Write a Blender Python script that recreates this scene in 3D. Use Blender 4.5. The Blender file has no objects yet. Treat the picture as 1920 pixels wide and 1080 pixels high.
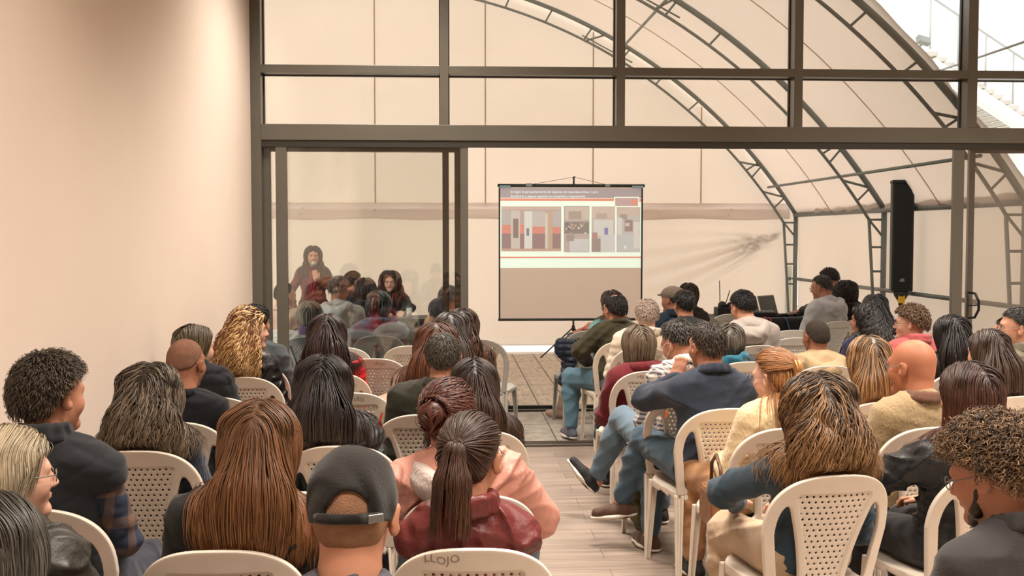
import bpy, bmesh, math, random
import numpy as np
from mathutils import Vector, Matrix
random.seed(7); rng = np.random.default_rng(11)
SC = bpy.context.scene; COL = SC.collection
# ------------------------------------------------------------ camera, world, lights
FPX = 2050.0; YAW = math.radians(3.27); PIT = math.radians(2.79)
CAMP = np.array([0.0, 0.0, 1.72])
FW = np.array([math.sin(YAW)*math.cos(PIT), math.cos(YAW)*math.cos(PIT), -math.sin(PIT)])
RT = np.array([math.cos(YAW), -math.sin(YAW), 0.0]); UPV = np.cross(RT, FW)
cam_d = bpy.data.cameras.new('camera'); cam = bpy.data.objects.new('camera', cam_d); COL.objects.link(cam)
cam_d.sensor_width = 36.0; cam_d.lens = FPX/1920*36; cam_d.clip_start = 0.05; cam_d.clip_end = 200
cam.matrix_world = Matrix(((RT[0], UPV[0], -FW[0], 0), (RT[1], UPV[1], -FW[1], 0), (RT[2], UPV[2], -FW[2], 1.72), (0, 0, 0, 1)))
SC.camera = cam
SC.view_settings.view_transform = 'Standard'; SC.view_settings.look = 'None'
SC.view_settings.exposure = 0.28; SC.view_settings.gamma = 1.0; SC.view_settings.use_curve_mapping = False
SC.cycles.max_bounces = 7; SC.cycles.diffuse_bounces = 3; SC.cycles.glossy_bounces = 3
SC.cycles.transmission_bounces = 4; SC.cycles.transparent_max_bounces = 10
SC.cycles.caustics_reflective = False; SC.cycles.caustics_refractive = False
SC.cycles.use_adaptive_sampling = True; SC.cycles.adaptive_threshold = 0.02
SC.cycles.sample_clamp_indirect = 6.0
W = bpy.data.worlds.new('sky'); SC.world = W; W.use_nodes = True
bg = W.node_tree.nodes['Background']; bg.inputs[0].default_value = (1.0, 0.98, 0.965, 1); bg.inputs[1].default_value = 2.3

def lamp(name, loc, size, power, col, rot=(0, 0, 0), label=None, sy=None):
    l = bpy.data.lights.new(name, 'AREA'); l.shape = 'RECTANGLE'; l.size = size; l.size_y = sy or size
    l.energy = power; l.color = col; l.spread = math.radians(118)
    o = bpy.data.objects.new(name, l); COL.objects.link(o); o.location = loc; o.rotation_euler = rot
    return o
WARM = (1.0, 0.89, 0.79)
LP = 1.38
for lx, ly, lp in ((0.5, 0.6, 52), (3.4, 0.4, 66), (0.5, 3.4, 54), (3.4, 3.2, 72), (-0.35, 7.7, 42), (0.9, 6.2, 50), (3.8, 6.6, 60), (6.2, 1.8, 60), (6.4, 5.0, 50)):  # the lamp by the left facade corner is added to brighten the wall
    lamp('ceiling_light', (lx, ly, 4.28), 0.9, lp*LP, WARM)

def P(px, py, Y):
    d = FW + RT*(px-960)/FPX - UPV*(py-540)/FPX
    return CAMP + d*Y/d[1]

# ------------------------------------------------------------ materials
MATS = {}
def lin(c):
    return tuple((x/12.92 if x <= .04045 else ((x+.055)/1.055)**2.4) for x in (v/255 for v in c))
def mat(name, col, rough=.6, spec=.4, bump=0, bs=60, var=0, vs=5, metal=0, emit=0, sheen=0, stretch=None, trans=0):
    if name in MATS: return MATS[name]
    m = bpy.data.materials.new(name); m.use_nodes = True; nt = m.node_tree; N = nt.nodes; L = nt.links
    b = N['Principled BSDF']; c = lin(col)
    b.inputs['Base Color'].default_value = (*c, 1); b.inputs['Roughness'].default_value = rough
    b.inputs['Specular IOR Level'].default_value = spec; b.inputs['Metallic'].default_value = metal
    if sheen: b.inputs['Sheen Weight'].default_value = sheen
    if emit:
        b.inputs['Emission Color'].default_value = (*c, 1); b.inputs['Emission Strength'].default_value = emit
    if bump or var:
        tc = N.new('ShaderNodeTexCoord'); mp = N.new('ShaderNodeMapping'); L.new(tc.outputs['Object'], mp.inputs[0])
        if stretch: mp.inputs['Scale'].default_value = stretch
    if var:
        n = N.new('ShaderNodeTexNoise'); n.inputs['Scale'].default_value = vs; n.inputs['Detail'].default_value = 4
        L.new(mp.outputs[0], n.inputs['Vector'])
        r = N.new('ShaderNodeValToRGB'); r.color_ramp.elements[0].position = .3; r.color_ramp.elements[1].position = .7
        r.color_ramp.elements[0].color = (*[max(0, x*(1-var)) for x in c], 1); r.color_ramp.elements[1].color = (*[min(1, x*(1+var)) for x in c], 1)
        L.new(n.outputs[0], r.inputs[0]); L.new(r.outputs[0], b.inputs['Base Color'])
        if emit: L.new(r.outputs[0], b.inputs['Emission Color'])
    if bump:
        n2 = N.new('ShaderNodeTexNoise'); n2.inputs['Scale'].default_value = bs; n2.inputs['Detail'].default_value = 5
        L.new(mp.outputs[0], n2.inputs['Vector'])
        bp = N.new('ShaderNodeBump'); bp.inputs['Strength'].default_value = bump; bp.inputs['Distance'].default_value = .01
        L.new(n2.outputs[0], bp.inputs['Height']); L.new(bp.outputs[0], b.inputs['Normal'])
    MATS[name] = m; return m

def mat_glass():
    m = bpy.data.materials.new('window_glass'); m.use_nodes = True; nt = m.node_tree; N = nt.nodes; L = nt.links
    for n in list(N): N.remove(n)
    o = N.new('ShaderNodeOutputMaterial'); mx = N.new('ShaderNodeMixShader'); t = N.new('ShaderNodeBsdfTransparent')
    g = N.new('ShaderNodeBsdfGlossy'); fr = N.new('ShaderNodeFresnel'); g.inputs['Roughness'].default_value = 0.0
    t.inputs[0].default_value = (.982, .988, .982, 1); fr.inputs[0].default_value = 1.5
    mu = N.new('ShaderNodeMath'); mu.operation = 'MULTIPLY'; mu.inputs[1].default_value = 1.35
    L.new(fr.outputs[0], mu.inputs[0]); L.new(mu.outputs[0], mx.inputs[0]); L.new(t.outputs[0], mx.inputs[1]); L.new(g.outputs[0], mx.inputs[2])
    L.new(mx.outputs[0], o.inputs[0]); return m

def mat_tarp(name, col, tcol, fold=0):
    m = bpy.data.materials.new(name); m.use_nodes = True; nt = m.node_tree; N = nt.nodes; L = nt.links
    for n in list(N): N.remove(n)
    o = N.new('ShaderNodeOutputMaterial'); mx = N.new('ShaderNodeMixShader'); d = N.new('ShaderNodeBsdfDiffuse'); t = N.new('ShaderNodeBsdfTranslucent')
    d.inputs[0].default_value = (*lin(col), 1); t.inputs[0].default_value = (*tcol, 1); mx.inputs[0].default_value = .62
    tc = N.new('ShaderNodeTexCoord'); n = N.new('ShaderNodeTexNoise'); n.inputs['Scale'].default_value = .7; n.inputs['Detail'].default_value = 3
    L.new(tc.outputs['Object'], n.inputs['Vector'])
    r = N.new('ShaderNodeValToRGB'); r.color_ramp.elements[0].color = (*[x*.93 for x in tcol], 1); r.color_ramp.elements[1].color = (*[min(1, x*1.05) for x in tcol], 1)
    L.new(n.outputs[0], r.inputs[0]); L.new(r.outputs[0], t.inputs[0])
    if fold:
        w = N.new('ShaderNodeTexNoise'); w.inputs['Scale'].default_value = 1.3; w.inputs['Detail'].default_value = 2
        L.new(tc.outputs['Object'], w.inputs['Vector']); bp = N.new('ShaderNodeBump'); bp.inputs['Strength'].default_value = fold; bp.inputs['Distance'].default_value = .2
        L.new(w.outputs[0], bp.inputs['Height']); L.new(bp.outputs[0], d.inputs['Normal']); L.new(bp.outputs[0], t.inputs['Normal'])
    L.new(d.outputs[0], mx.inputs[1]); L.new(t.outputs[0], mx.inputs[2]); L.new(mx.outputs[0], o.inputs[0]); return m

def mat_brick(name, c1, c2, cm, bw, bh, off=.5, mortar=.006, rough=.5, rot=0, grain=None, spec=.4, bump=.2):
    m = bpy.data.materials.new(name); m.use_nodes = True; nt = m.node_tree; N = nt.nodes; L = nt.links; b = N['Principled BSDF']
    tc = N.new('ShaderNodeTexCoord'); mp = N.new('ShaderNodeMapping'); mp.inputs['Rotation'].default_value = (0, 0, rot); L.new(tc.outputs['Object'], mp.inputs[0])
    br = N.new('ShaderNodeTexBrick'); br.inputs['Scale'].default_value = 1; br.inputs['Brick Width'].default_value = bw; br.inputs['Row Height'].default_value = bh
    br.offset = off; br.inputs['Mortar Size'].default_value = mortar; br.inputs['Color1'].default_value = (*lin(c1), 1); br.inputs['Color2'].default_value = (*lin(c2), 1); br.inputs['Mortar'].default_value = (*lin(cm), 1)
    br.inputs['Mortar Smooth'].default_value = .3
    L.new(mp.outputs[0], br.inputs['Vector'])
    m2 = N.new('ShaderNodeMapping'); m2.inputs['Scale'].default_value = grain or (3, 3, 3); L.new(mp.outputs[0], m2.inputs[0])
    n = N.new('ShaderNodeTexNoise'); n.inputs['Scale'].default_value = 1; n.inputs['Detail'].default_value = 6; n.inputs['Roughness'].default_value = .65; L.new(m2.outputs[0], n.inputs['Vector'])
    mr = N.new('ShaderNodeMapRange'); mr.inputs[1].default_value = .3; mr.inputs[2].default_value = .7; mr.inputs[3].default_value = .62; mr.inputs[4].default_value = 1.25; L.new(n.outputs[0], mr.inputs[0])
    mu = N.new('ShaderNodeMixRGB'); mu.blend_type = 'MULTIPLY'; mu.inputs[0].default_value = 1; L.new(br.outputs[0], mu.inputs[1]); L.new(mr.outputs[0], mu.inputs[2])
    L.new(mu.outputs[0], b.inputs['Base Color']); b.inputs['Roughness'].default_value = rough; b.inputs['Specular IOR Level'].default_value = spec
    bp = N.new('ShaderNodeBump'); bp.inputs['Strength'].default_value = bump; bp.inputs['Distance'].default_value = .004; L.new(br.outputs['Fac'], bp.inputs['Height']); bp.invert = True
    L.new(bp.outputs[0], b.inputs['Normal']); return m

# ------------------------------------------------------------ mesh helpers
def tag(o, label=None, cat=None, group=None, kind=None):
    if label: o['label'] = label
    if cat: o['category'] = cat
    if group: o['group'] = group
    if kind: o['kind'] = kind
    return o
def link(name, me, parent=None, m=None):
    o = bpy.data.objects.new(name, me); COL.objects.link(o)
    if m is not None: me.materials.append(m)
    if parent is not None: o.parent = parent
    return o
def empty(name, loc=(0, 0, 0), rz=0):
    o = bpy.data.objects.new(name, None); COL.objects.link(o); o.location = [float(v) for v in loc]; o.rotation_euler = (0, 0, rz); o.empty_display_size = .1
    return o
def np_mesh(name, V, Fq, smooth=True, attrs=None):
    me = bpy.data.meshes.new(name); V = np.asarray(V, np.float32); Fq = np.asarray(Fq, np.int32)
    me.vertices.add(len(V)); me.vertices.foreach_set('co', V.ravel())
    n, k = Fq.shape; me.loops.add(n*k); me.loops.foreach_set('vertex_index', Fq.ravel())
    me.polygons.add(n); me.polygons.foreach_set('loop_start', np.arange(0, n*k, k, dtype=np.int32))
    me.update(calc_edges=True)
    me.polygons.foreach_set('use_smooth', np.full(n, smooth))
    for a, v in (attrs or {}).items():
        at = me.attributes.new(a, 'FLOAT', 'POINT'); at.data.foreach_set('value', np.asarray(v, np.float32).ravel())
    return me
class MB:
    """collects boxes, bars and tubes; build() links them as ONE mesh object"""
    def __init__(s): s.bm = bmesh.new()
    def box(s, x0, x1, y0, y1, z0, z1, bev=0):
        r = bmesh.ops.create_cube(s.bm, size=1)['verts']
        for v in r: v.co = Vector(((x0+x1)/2+v.co.x*(x1-x0), (y0+y1)/2+v.co.y*(y1-y0), (z0+z1)/2+v.co.z*(z1-z0)))
        if bev:
            es = list({e for v in r for e in v.link_edges}); bmesh.ops.bevel(s.bm, geom=es, offset=bev, segments=2, affect='EDGES', profile=.5)
        return s
    def tube(s, pts, r, n=8, cap=True):
        pts = [Vector(p) for p in pts]; rs = r if hasattr(r, '__len__') else [r]*len(pts); rings = []; prev = None
        for i, p in enumerate(pts):
            t = (pts[min(i+1, len(pts)-1)]-pts[max(i-1, 0)]).normalized()
            if prev is None: a = t.orthogonal().normalized()
            else: a = (prev-t*prev.dot(t)); a = a.normalized() if a.length > 1e-6 else t.orthogonal().normalized()
            prev = a; b = t.cross(a)
            rings.append([s.bm.verts.new(p+(a*math.cos(q*2*math.pi/n)+b*math.sin(q*2*math.pi/n))*rs[i]) for q in range(n)])
        for A, B in zip(rings, rings[1:]):
            for q in range(n): f = s.bm.faces.new((A[q], A[(q+1) % n], B[(q+1) % n], B[q])); f.smooth = True
        if cap and n > 2: s.bm.faces.new(rings[0][::-1]); s.bm.faces.new(rings[-1])
        return s
    def ball(s, c, r, seg=12, sc=(1, 1, 1)):
        q = bmesh.ops.create_uvsphere(s.bm, u_segments=seg, v_segments=max(6, seg*2//3), radius=r)['verts']
        for v in q: v.co = Vector((c[0]+v.co.x*sc[0], c[1]+v.co.y*sc[1], c[2]+v.co.z*sc[2]))
        for v in q:
            for f in v.link_faces: f.smooth = True
        return s
    def lathe(s, c, prof, n=20):
        rings = [[s.bm.verts.new((c[0]+r*math.cos(q*2*math.pi/n), c[1]+r*math.sin(q*2*math.pi/n), c[2]+z)) for q in range(n)] for r, z in prof]
        for A, B in zip(rings, rings[1:]):
            for q in range(n): f = s.bm.faces.new((A[q], A[(q+1) % n], B[(q+1) % n], B[q])); f.smooth = True
        s.bm.faces.new(rings[0][::-1]); s.bm.faces.new(rings[-1]); return s
    def quad(s, *p):
        s.bm.faces.new([s.bm.verts.new(q) for q in p]); return s
    def build(s, name, m, parent=None, rot=None, loc=None):
        bmesh.ops.recalc_face_normals(s.bm, faces=s.bm.faces)
        me = bpy.data.meshes.new(name); s.bm.to_mesh(me); s.bm.free(); o = link(name, me, parent, m)
        if rot is not None: o.rotation_euler = rot
        if loc is not None: o.location = loc
        return o

# ------------------------------------------------------------ the room
YF = 8.84; XW = -1.575
M_plaster = mat('plaster', (238, 222, 207), .85, .2, bump=.08, bs=25, var=.025, vs=.8)
M_frame = mat('bronze_aluminium', (96, 94, 85), .30, .8, bump=.03, bs=30, var=.06, vs=3)
M_frame2 = mat('dark_aluminium', (52, 50, 44), .45, .5)
M_glass = mat_glass()
M_wood = mat_brick('laminate', (166, 150, 136), (148, 133, 121), (104, 92, 84), 1.3, .19, .37, .002, .36, 0, (1.6, 26, 1), .5, .1)
M_tile = mat_brick('grey_tile', (178, 170, 158), (166, 159, 148), (104, 97, 90), .9, .45, 0, .008, .55, math.pi/2, (7, 7, 7), .4, .3)
M_deck = mat_brick('deck_tile', (206, 190, 170), (194, 178, 160), (112, 100, 88), .78, .30, 0, .010, .55, math.pi/2, (5, 22, 5), .4, .3)
M_conc = mat('outdoor_concrete', (226, 222, 214), .8, .2, var=.05, vs=1)
tag(MB().box(XW-.2, 8.5, -2.6, YF-.06, -.2, 0).build('floor', M_wood), kind='structure')
tag(MB().box(XW-.2, XW, -2.6, YF+.02, 0, 4.6).build('wall_left', M_plaster), kind='structure')
tag(MB().box(8.3, 8.5, -2.6, YF-.04, 0, 4.6).build('wall_right', M_plaster), kind='structure')
tag(MB().box(XW, 8.3, -2.8, -2.6, 0, 4.6).build('wall_rear', M_plaster), kind='structure')
tag(MB().box(XW-.2, 8.5, -2.8, YF+.2, 4.35, 4.6).build('ceiling', mat('ceiling_white', (225, 215, 200), .9, .2)), kind='structure')
# outdoor floor strips
tag(MB().box(-9, 9.5, YF-.06, 10.62, -.2, -.012).build('floor_tiles', M_tile), kind='structure')
tag(MB().box(-9, 9.5, 10.92, 15.75, -.2, -.006).build('floor_deck', M_deck), kind='structure')
tag(MB().box(-9, 9.5, 10.66, 10.88, -.2, -.07).build('floor_channel', mat('channel_metal', (70, 68, 64), .5, .5)), kind='structure')
tag(MB().box(-9, 9.5, 10.61, 10.665, -.1, .006).box(-9, 9.5, 10.87, 10.925, -.1, .006).build('trim_channel', M_frame2), kind='structure')
tag(MB().tube([(-6, 10.78, -.045), (0, 10.76, -.045), (1.2, 10.79, -.042), (6, 10.77, -.045)], .012).build('cable', mat('blue_cable', (44, 62, 88), .5)), 'dark blue cable lying in the drain channel', 'cable')
tag(MB().box(1.02, 1.35, 10.63, 10.9, .004, .012, .002).build('channel_clip', mat('galv', (150, 150, 150), .4, .5, metal=.6)), 'metal clip plate bridging the drain channel', 'plate')
tag(MB().box(-14, 22, 15.76, 30, -.25, -.03).box(9.55, 22, 8.9, 15.74, -.25, -.03).box(-14, -9.05, 8.9, 15.74, -.25, -.03).build('ground_outside', M_conc), kind='structure')

# facade grid: posts and transoms
fx = lambda px: float(P(px, 200, YF)[0])
posts = [(fx(469), fx(489)), (fx(825), fx(841)), (fx(1156), fx(1172)), (fx(1489), fx(1505)), (fx(1814), fx(1832)), (fx(2145), fx(2163)), (fx(2475), fx(2493))]
zt0, zt1, zb0, zb1 = 3.005, 3.07, 2.475, 2.60
DP = .165
k = 1
for i, (a, b) in enumerate(posts):
    z0 = 0 if i in (0, 6) else zb1
    tag(MB().box(a, b, YF, YF+DP, z0, 4.35, .002).build('trim_%d' % k, M_frame), kind='structure'); k += 1
for za, zb in ((zt0, zt1), (zb0, zb1), (3.86, 3.93)):
    mb = MB()
    if za == zb0: mb.box(posts[0][1], posts[-1][0], YF-.004, YF+DP, za, zb, .002)
    else:
        for (a, b), (c, d) in zip(posts, posts[1:]): mb.box(b, c, YF+.002, YF+DP-.002, za, zb, .002)
    tag(mb.build('trim_%d' % k, M_frame), kind='structure'); k += 1
# window panes with thin beads
w = 1
for (a, b), (c, d) in zip(posts, posts[1:]):
    for z0, z1 in ((zb1, zt0), (zt1, 3.86), (3.93, 4.35)):
        r = empty('window_%d' % w, (0, 0, 0)); tag(r, kind='structure'); w += 1
        MB().box(b, c, YF+DP-.03, YF+DP-.022, z0, z1).build('glass_pane', M_glass, r)
        MB().box(b, b+.008, YF+DP-.04, YF+DP-.005, z0, z1).box(c-.008, c, YF+DP-.04, YF+DP-.005, z0, z1).box(b, c, YF+DP-.04, YF+DP-.005, z0, z0+.008).box(b, c, YF+DP-.04, YF+DP-.005, z1-.008, z1).build('window_bead', M_frame2, r)
# sliding doors
def leaf(name, x0, x1, y, sw0, sw1, top=2.475, rail=.05, foot=.09, pull=None, m=None, t=.04):
    m = m or M_frame
    r = empty(name, ((x0+x1)/2, y, 0)); tag(r, kind='structure'); cx = (x0+x1)/2
    X0, X1 = x0-cx, x1-cx
    MB().box(X0, X0+sw0, -t/2, t/2, .03, top, .003).build('stile', m, r)
    MB().box(X1-sw1, X1, -t/2, t/2, .03, top, .003).build('stile', m, r)
    MB().box(X0+sw0, X1-sw1, -t/2+.003, t/2-.003, top-rail, top, .002).build('top_rail', m, r)
    MB().box(X0+sw0, X1-sw1, -t/2+.003, t/2-.003, .03, .03+foot, .002).build('bottom_rail', m, r)
    MB().box(X0+sw0-.005, X1-sw1+.005, -.004, .004, .03+foot-.004, top-rail+.004).build('glass_pane', M_glass, r)
    if pull:
        MB().tube([(pull, -t/2, 1.03), (pull+.03, -t/2-.05, 1.035), (pull+.05, -t/2-.075, 1.1), (pull+.05, -t/2-.075, 1.17), (pull+.03, -t/2-.05, 1.235), (pull, -t/2, 1.24)], .011).tube([(pull+.0, -t/2, 1.13), (pull+.045, -t/2-.07, 1.14)], .006).build('handle', mat('black_handle', (22, 22, 22), .35), r)
    return r
f2 = lambda px, y: float(P(px, 500, y)[0])
leaf('door_1', f2(519, YF+.03), f2(878, YF+.03), YF+.03, .09, .062, top=2.47, rail=.035)
leaf('door_2', f2(490, YF+.085), f2(842, YF+.085), YF+.085, .085, .052, top=2.44, rail=.05)
leaf('door_3', f2(482, YF+.14), f2(864, YF+.14), YF+.14, .075, .05, top=2.44, rail=.05)
leaf('door_4', f2(1783, YF+.03), f2(2160, YF+.03), YF+.03, .09, .09, top=2.47, rail=.05, pull=-.72)
leaf('door_5', f2(1812, YF+.10), f2(2190, YF+.10), YF+.10, .05, .06, top=2.45, rail=.05)
tag(MB().box(posts[0][1], posts[-1][0], YF-.05, YF+.008, -.005, .012, .002).box(posts[0][1], posts[-1][0], YF+.05, YF+.066, -.005, .014).box(posts[0][1], posts[-1][0], YF+.108, YF+.12, -.005, .014).box(posts[0][1], posts[-1][0], YF-.05, YF+.18, -.011, .002).build('trim_threshold', mat('track_metal', (88, 80, 70), .45, .5)), kind='structure')
tag(MB().box(posts[0][1], posts[-1][0], YF+.006, YF+.016, 2.42, 2.474).box(posts[0][1], posts[-1][0], YF+.055, YF+.062, 2.44, 2.474).build('trim_head_track', M_frame2), kind='structure')

# ------------------------------------------------------------ tent
TXC, TZC, RO, RI = -1.375, -2.25, 7.84, 7.62
AE = math.asin((5.20-TXC)/RO)
YA = (16.2, 12.85, 9.62)
M_tarp = mat_tarp('tent_fabric', (236, 220, 200), (.80, .73, .665), .10)
M_tarp2 = mat_tarp('tent_fabric_gable', (236, 218, 198), (.82, .765, .70), .06)
M_steel = mat('painted_steel', (112, 118, 112), .45, .5, var=.1, vs=6)
M_seam = mat_tarp('seam_tape', (238, 220, 210), (.98, .93, .90))
def arcp(a, R, y): return (TXC+R*math.sin(a), y, TZC+R*math.cos(a))
def sheet(name, fn, nu, nv, m, kind='structure'):
    U, V_ = np.meshgrid(np.linspace(0, 1, nu), np.linspace(0, 1, nv), indexing='ij')
    pts = np.stack(fn(U, V_), -1).reshape(-1, 3)
    i, j = np.meshgrid(np.arange(nu-1), np.arange(nv-1), indexing='ij'); i = i.ravel(); j = j.ravel()
    Fq = np.stack([i*nv+j, (i+1)*nv+j, (i+1)*nv+j+1, i*nv+j+1], -1)
    o = link(name, np_mesh(name, pts, Fq), None, m)
    s = o.modifiers.new('thickness', 'SOLIDIFY'); s.thickness = .004
    if kind: tag(o, kind=kind)
    return o
def roof_fn(u, v):
    a = (u*2-1)*AE; y = 9.50+v*(16.26-9.50)
    yy = np.array(sorted(YA)); dmin = np.min(np.abs(y[..., None]-yy), -1)
    sag = -.05*np.clip(dmin/1.6, 0, 1)**1.2+.012*np.sin(a*38+y*3)*np.clip(dmin, 0, 1)
    edge = np.clip((9.75-y)/.25, 0, 1)*(.05*np.sin(a*24)+.03*np.sin(a*61)); R = RO+.035+sag
    return TXC+R*np.sin(a), y+edge, TZC+R*np.cos(a)
sheet('tent_roof', roof_fn, 140, 60, M_tarp)
XE, ZE = arcp(AE, RO+.03, 0)[0], arcp(AE, RO+.03, 0)[2]
def gab_top(u, v):
    x = -7.95+u*(XE+7.95); ztop = TZC+np.sqrt(np.maximum((RO+.02)**2-(x-TXC)**2, 0)); z = 2.12+v*(ztop-2.12)
    return x, 16.34+.006*np.sin(x*5)*np.sin(z*3), z
sheet('tent_gable_upper', gab_top, 90, 30, M_tarp2)
def gab_low(u, v):
    x = -7.95+u*(XE+.02+7.95); z = .06+v*(2.10-.06)
    # creases that fan out from the tie at the corner post
    dx, dz = XE-.15-x, z-1.75; ang = np.arctan2(dz, dx); r = np.hypot(dx, dz)
    fan = np.clip(1-r/3.2, 0, 1)*np.exp(-((ang+.32)/.28)**2)
    y = 16.30+.055*fan*np.sin(ang*46)+.012*np.sin(x*2.3)+.01*np.sin(x*5+z*4)
    return x, y, z
sheet('tent_gable_lower', gab_low, 240, 60, M_tarp2)
def band(u, v):
    x = -7.9+u*(XE-.1+7.9); z = 1.95+v*.24+.012*np.sin(x*3.9)*(1-v)
    return x, 16.262+.012*np.sin(x*2.1+1)*(1-v)-.02*np.sin(v*6.3)*np.clip(np.sin(x*1.95+.5), 0, 1), z
sheet('tent_gable_band', band, 160, 14, M_seam)
def side(u, v):
    y = 9.55+u*(16.25-9.55); z = .02+v*(ZE+.02)
    return XE+.03+.012*np.sin(y*4)*np.sin(z*2), y, z
sheet('tent_side_wall', side, 80, 24, M_tarp2)
sheet('tent_side_wall', lambda u, v: (2*TXC-XE-.03+0*u, 9.55+u*6.7, .02+v*(ZE+.02)), 10, 6, M_tarp2)
# rolled flap along the eave and seams
mb = MB()
for q in range(2):
    y0, y1 = ((9.7, 12.7), (12.95, 15.2))[q]
    mb.tube([(XE-.03+.01*math.sin(i*2.1), y0+(y1-y0)*i/14, ZE+.02+.016*math.sin(i*1.7+q)) for i in range(15)], [.035+.02*abs(math.sin(i*1.3)) for i in range(15)], 10)
tag(mb.build('tent_eave_roll', M_seam), kind='structure')
mb = MB()
for px in (703, 910, 1112, 1315, 497, 292):
    x = float(P(px, 250, 16.33)[0])
    if abs(x-TXC) < RO-.2:
        mb.box(x-.010, x+.010, 16.322, 16.328, 2.1, TZC+math.sqrt(RO**2-(x-TXC)**2)-.02)
for yy in (14.55, 11.25):
    for s_ in (-1, 1):
        mb.tube([arcp(AE*(-1+2*i/60), RO-.035, yy+s_*.0) for i in range(61)], .006, 5) if s_ > 0 else None
tag(mb.build('tent_seams', mat_tarp('seam_line', (214, 196, 176), (.7, .6, .5))), kind='structure')
for n_, y in enumerate(YA):
    r = empty('arch_truss', (TXC, y, 0))
    tag(r, ['grey steel arch truss at the far gable behind the screen', 'grey steel arch truss rising behind the column speaker', 'grey steel arch truss nearest the glass facade at the open tent edge'][n_], 'arch truss', 'steel arches of the tent')
    o_ = lambda a, R: (R*math.sin(a), 0, TZC+R*math.cos(a))
    A_ = [AE*(-1+2*i/80) for i in range(81)]
    ro = .035 if n_ else .03
    MB().tube([o_(a, RO) for a in A_], ro, 10).build('outer_chord', M_steel, r)
    MB().tube([o_(a, RI) for a in A_], .019, 8).build('inner_chord', M_steel, r)
    bar = lambda p, q, r_: MB().tube([p, q], r_, 6).build('web_bar', M_steel, r)
    ang = math.radians(4.7); a = math.radians(21.7)-13*ang
    while a < AE-.1:
        if a > -AE+.05: bar(o_(a, RO), o_(a-.004, RI), .014)
        a += ang
    for a0 in (.46, -.46):
        for da in (0, .06): bar(o_(a0+da, RI), o_(a0+.03+da*.8, RO), .014)
        bar(o_(a0-.01, RI+.05), o_(a0+.1, RI+.07), .010)
    for a0 in (AE-.15, AE-.075, -AE+.15, -AE+.075):
        bar(o_(a0, RI), o_(a0+.035, RO), .015); bar(o_(a0+.04, RI), o_(a0+.035, RO), .013)
    for s_ in (1, -1):
        xo, zo = RO*math.sin(AE)*s_, TZC+RO*math.cos(AE); xi, zi = RI*math.sin(AE)*s_, TZC+RI*math.cos(AE)
        MB().tube([(xo, 0, zo), (xo, 0, -.02)], .034, 10).build('column', M_steel, r)
        MB().tube([(xi, 0, zi), (xo-.06*s_, 0, .02)], .02, 8).build('inner_leg', M_steel, r)
        for i, z in enumerate((zi, zi-.33, .98, .55, 1.28)):
            t = (zi-z)/zi; MB().tube([(xi+(xo-.06*s_-xi)*t, 0, z), (xo, 0, z)], .014, 6).build('column_rung', M_steel, r)
        MB().tube([(xi, 0, zi), (xo, 0, zi-.22)], .014, 6).build('column_rung', M_steel, r)
        MB().box(xo-.1, xo+.1, -.1, .1, -.02, -.004).build('base_plate', M_steel, r)
def purlin(x, z, r_, y0, y1, lab):
    tag(MB().tube([(x, y0, z), (x, y1, z)], r_, 8).build('purlin', M_steel), lab, 'steel tube', None)
purlin(4.77, 2.43, .018, 9.62, 16.2, 'thin grey steel tube crossing the arches just above the tent eave')
purlin(2.5, 4.42, .018, 9.62, 16.2, 'thin grey steel tube linking the arches high up in the tent roof')
purlin(XE-.04, ZE-.02, .035, 9.6, 16.2, 'thick steel eave tube where tent roof meets tent side wall')
purlin(XE-.05, 1.06, .024, 9.6, 16.2, 'steel rail at half height along the tent side wall')
mb = MB()
for i, (px, py) in enumerate(((567, 390), (703, 393), (1237, 397), (1370, 392))):
    p = P(px, py, 16.22); mb.ball(p, .018, 8); p = P(px-3, py+10, 16.22); mb.ball(p, .014, 8)
tag(mb.build('tent_bolts', mat('bolt', (225, 215, 205), .3, .6, metal=.7)), kind='structure')
# reflective strip wrapped on the corner post
tag(MB().box(XE-.17, XE-.08, 16.20, 16.22, .1, 1.25).build('foil_strip', mat('foil', (200, 214, 206), .12, .8, metal=.9, bump=.6, bs=14)), 'crinkled silver foil strip on the far tent corner post', 'foil')

# white building beyond the open edge of the tent
M_bld = mat('white_render', (232, 230, 226), .85, .2, var=.03, vs=1)
r = empty('building', (13, 22, 0)); tag(r, 'pale building with outside stair beyond the open tent edge', 'building')
MB().box(-7, 10, 4, 8, 0, 9.5).build('facade_wall', M_bld, r)
MB().box(-7.2, 10, 3.7, 8.2, 9.3, 9.8).box(1.5, 10, 2.4, 4, 6.1, 6.4).build('roof', M_bld, r)
p0 = P(1735, 95, 20.0); p1 = P(1990, 265, 20.0); mb = MB(); ns = 17
for i in range(ns):
    t = i/ns; x = p0[0]+(p1[0]-p0[0])*t-13; z = p0[2]+(p1[2]-p0[2])*t; w_ = (p1[0]-p0[0])/ns
    mb.box(x, x+w_*1.35, -2.1, -.5, z-.11, z-.03)
mb.build('stair_tread', mat('stair_grey', (186, 182, 172), .8, .2), r)
mb = MB()
for yo in (-2.2, -.4):
    a = Vector((p0[0]-13, yo, p0[2]-.28)); b = Vector((p1[0]-13, yo, p1[2]-.28)); mb.tube([a, b], .16, 4)
mb.build('stair_stringer', M_bld, r)
mb = MB()
for i in range(6):
    t = i/5; x = p0[0]+(p1[0]-p0[0])*t-13; z = p0[2]+(p1[2]-p0[2])*t; mb.tube([(x, -2.2, z), (x, -2.2, z+.95)], .02, 6)
mb.tube([(p0[0]-13, -2.2, p0[2]+.95), (p1[0]-13, -2.2, p1[2]+.95)], .025, 6); mb.build('handrail', mat('rail_grey', (170, 172, 170), .5), r)
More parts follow.
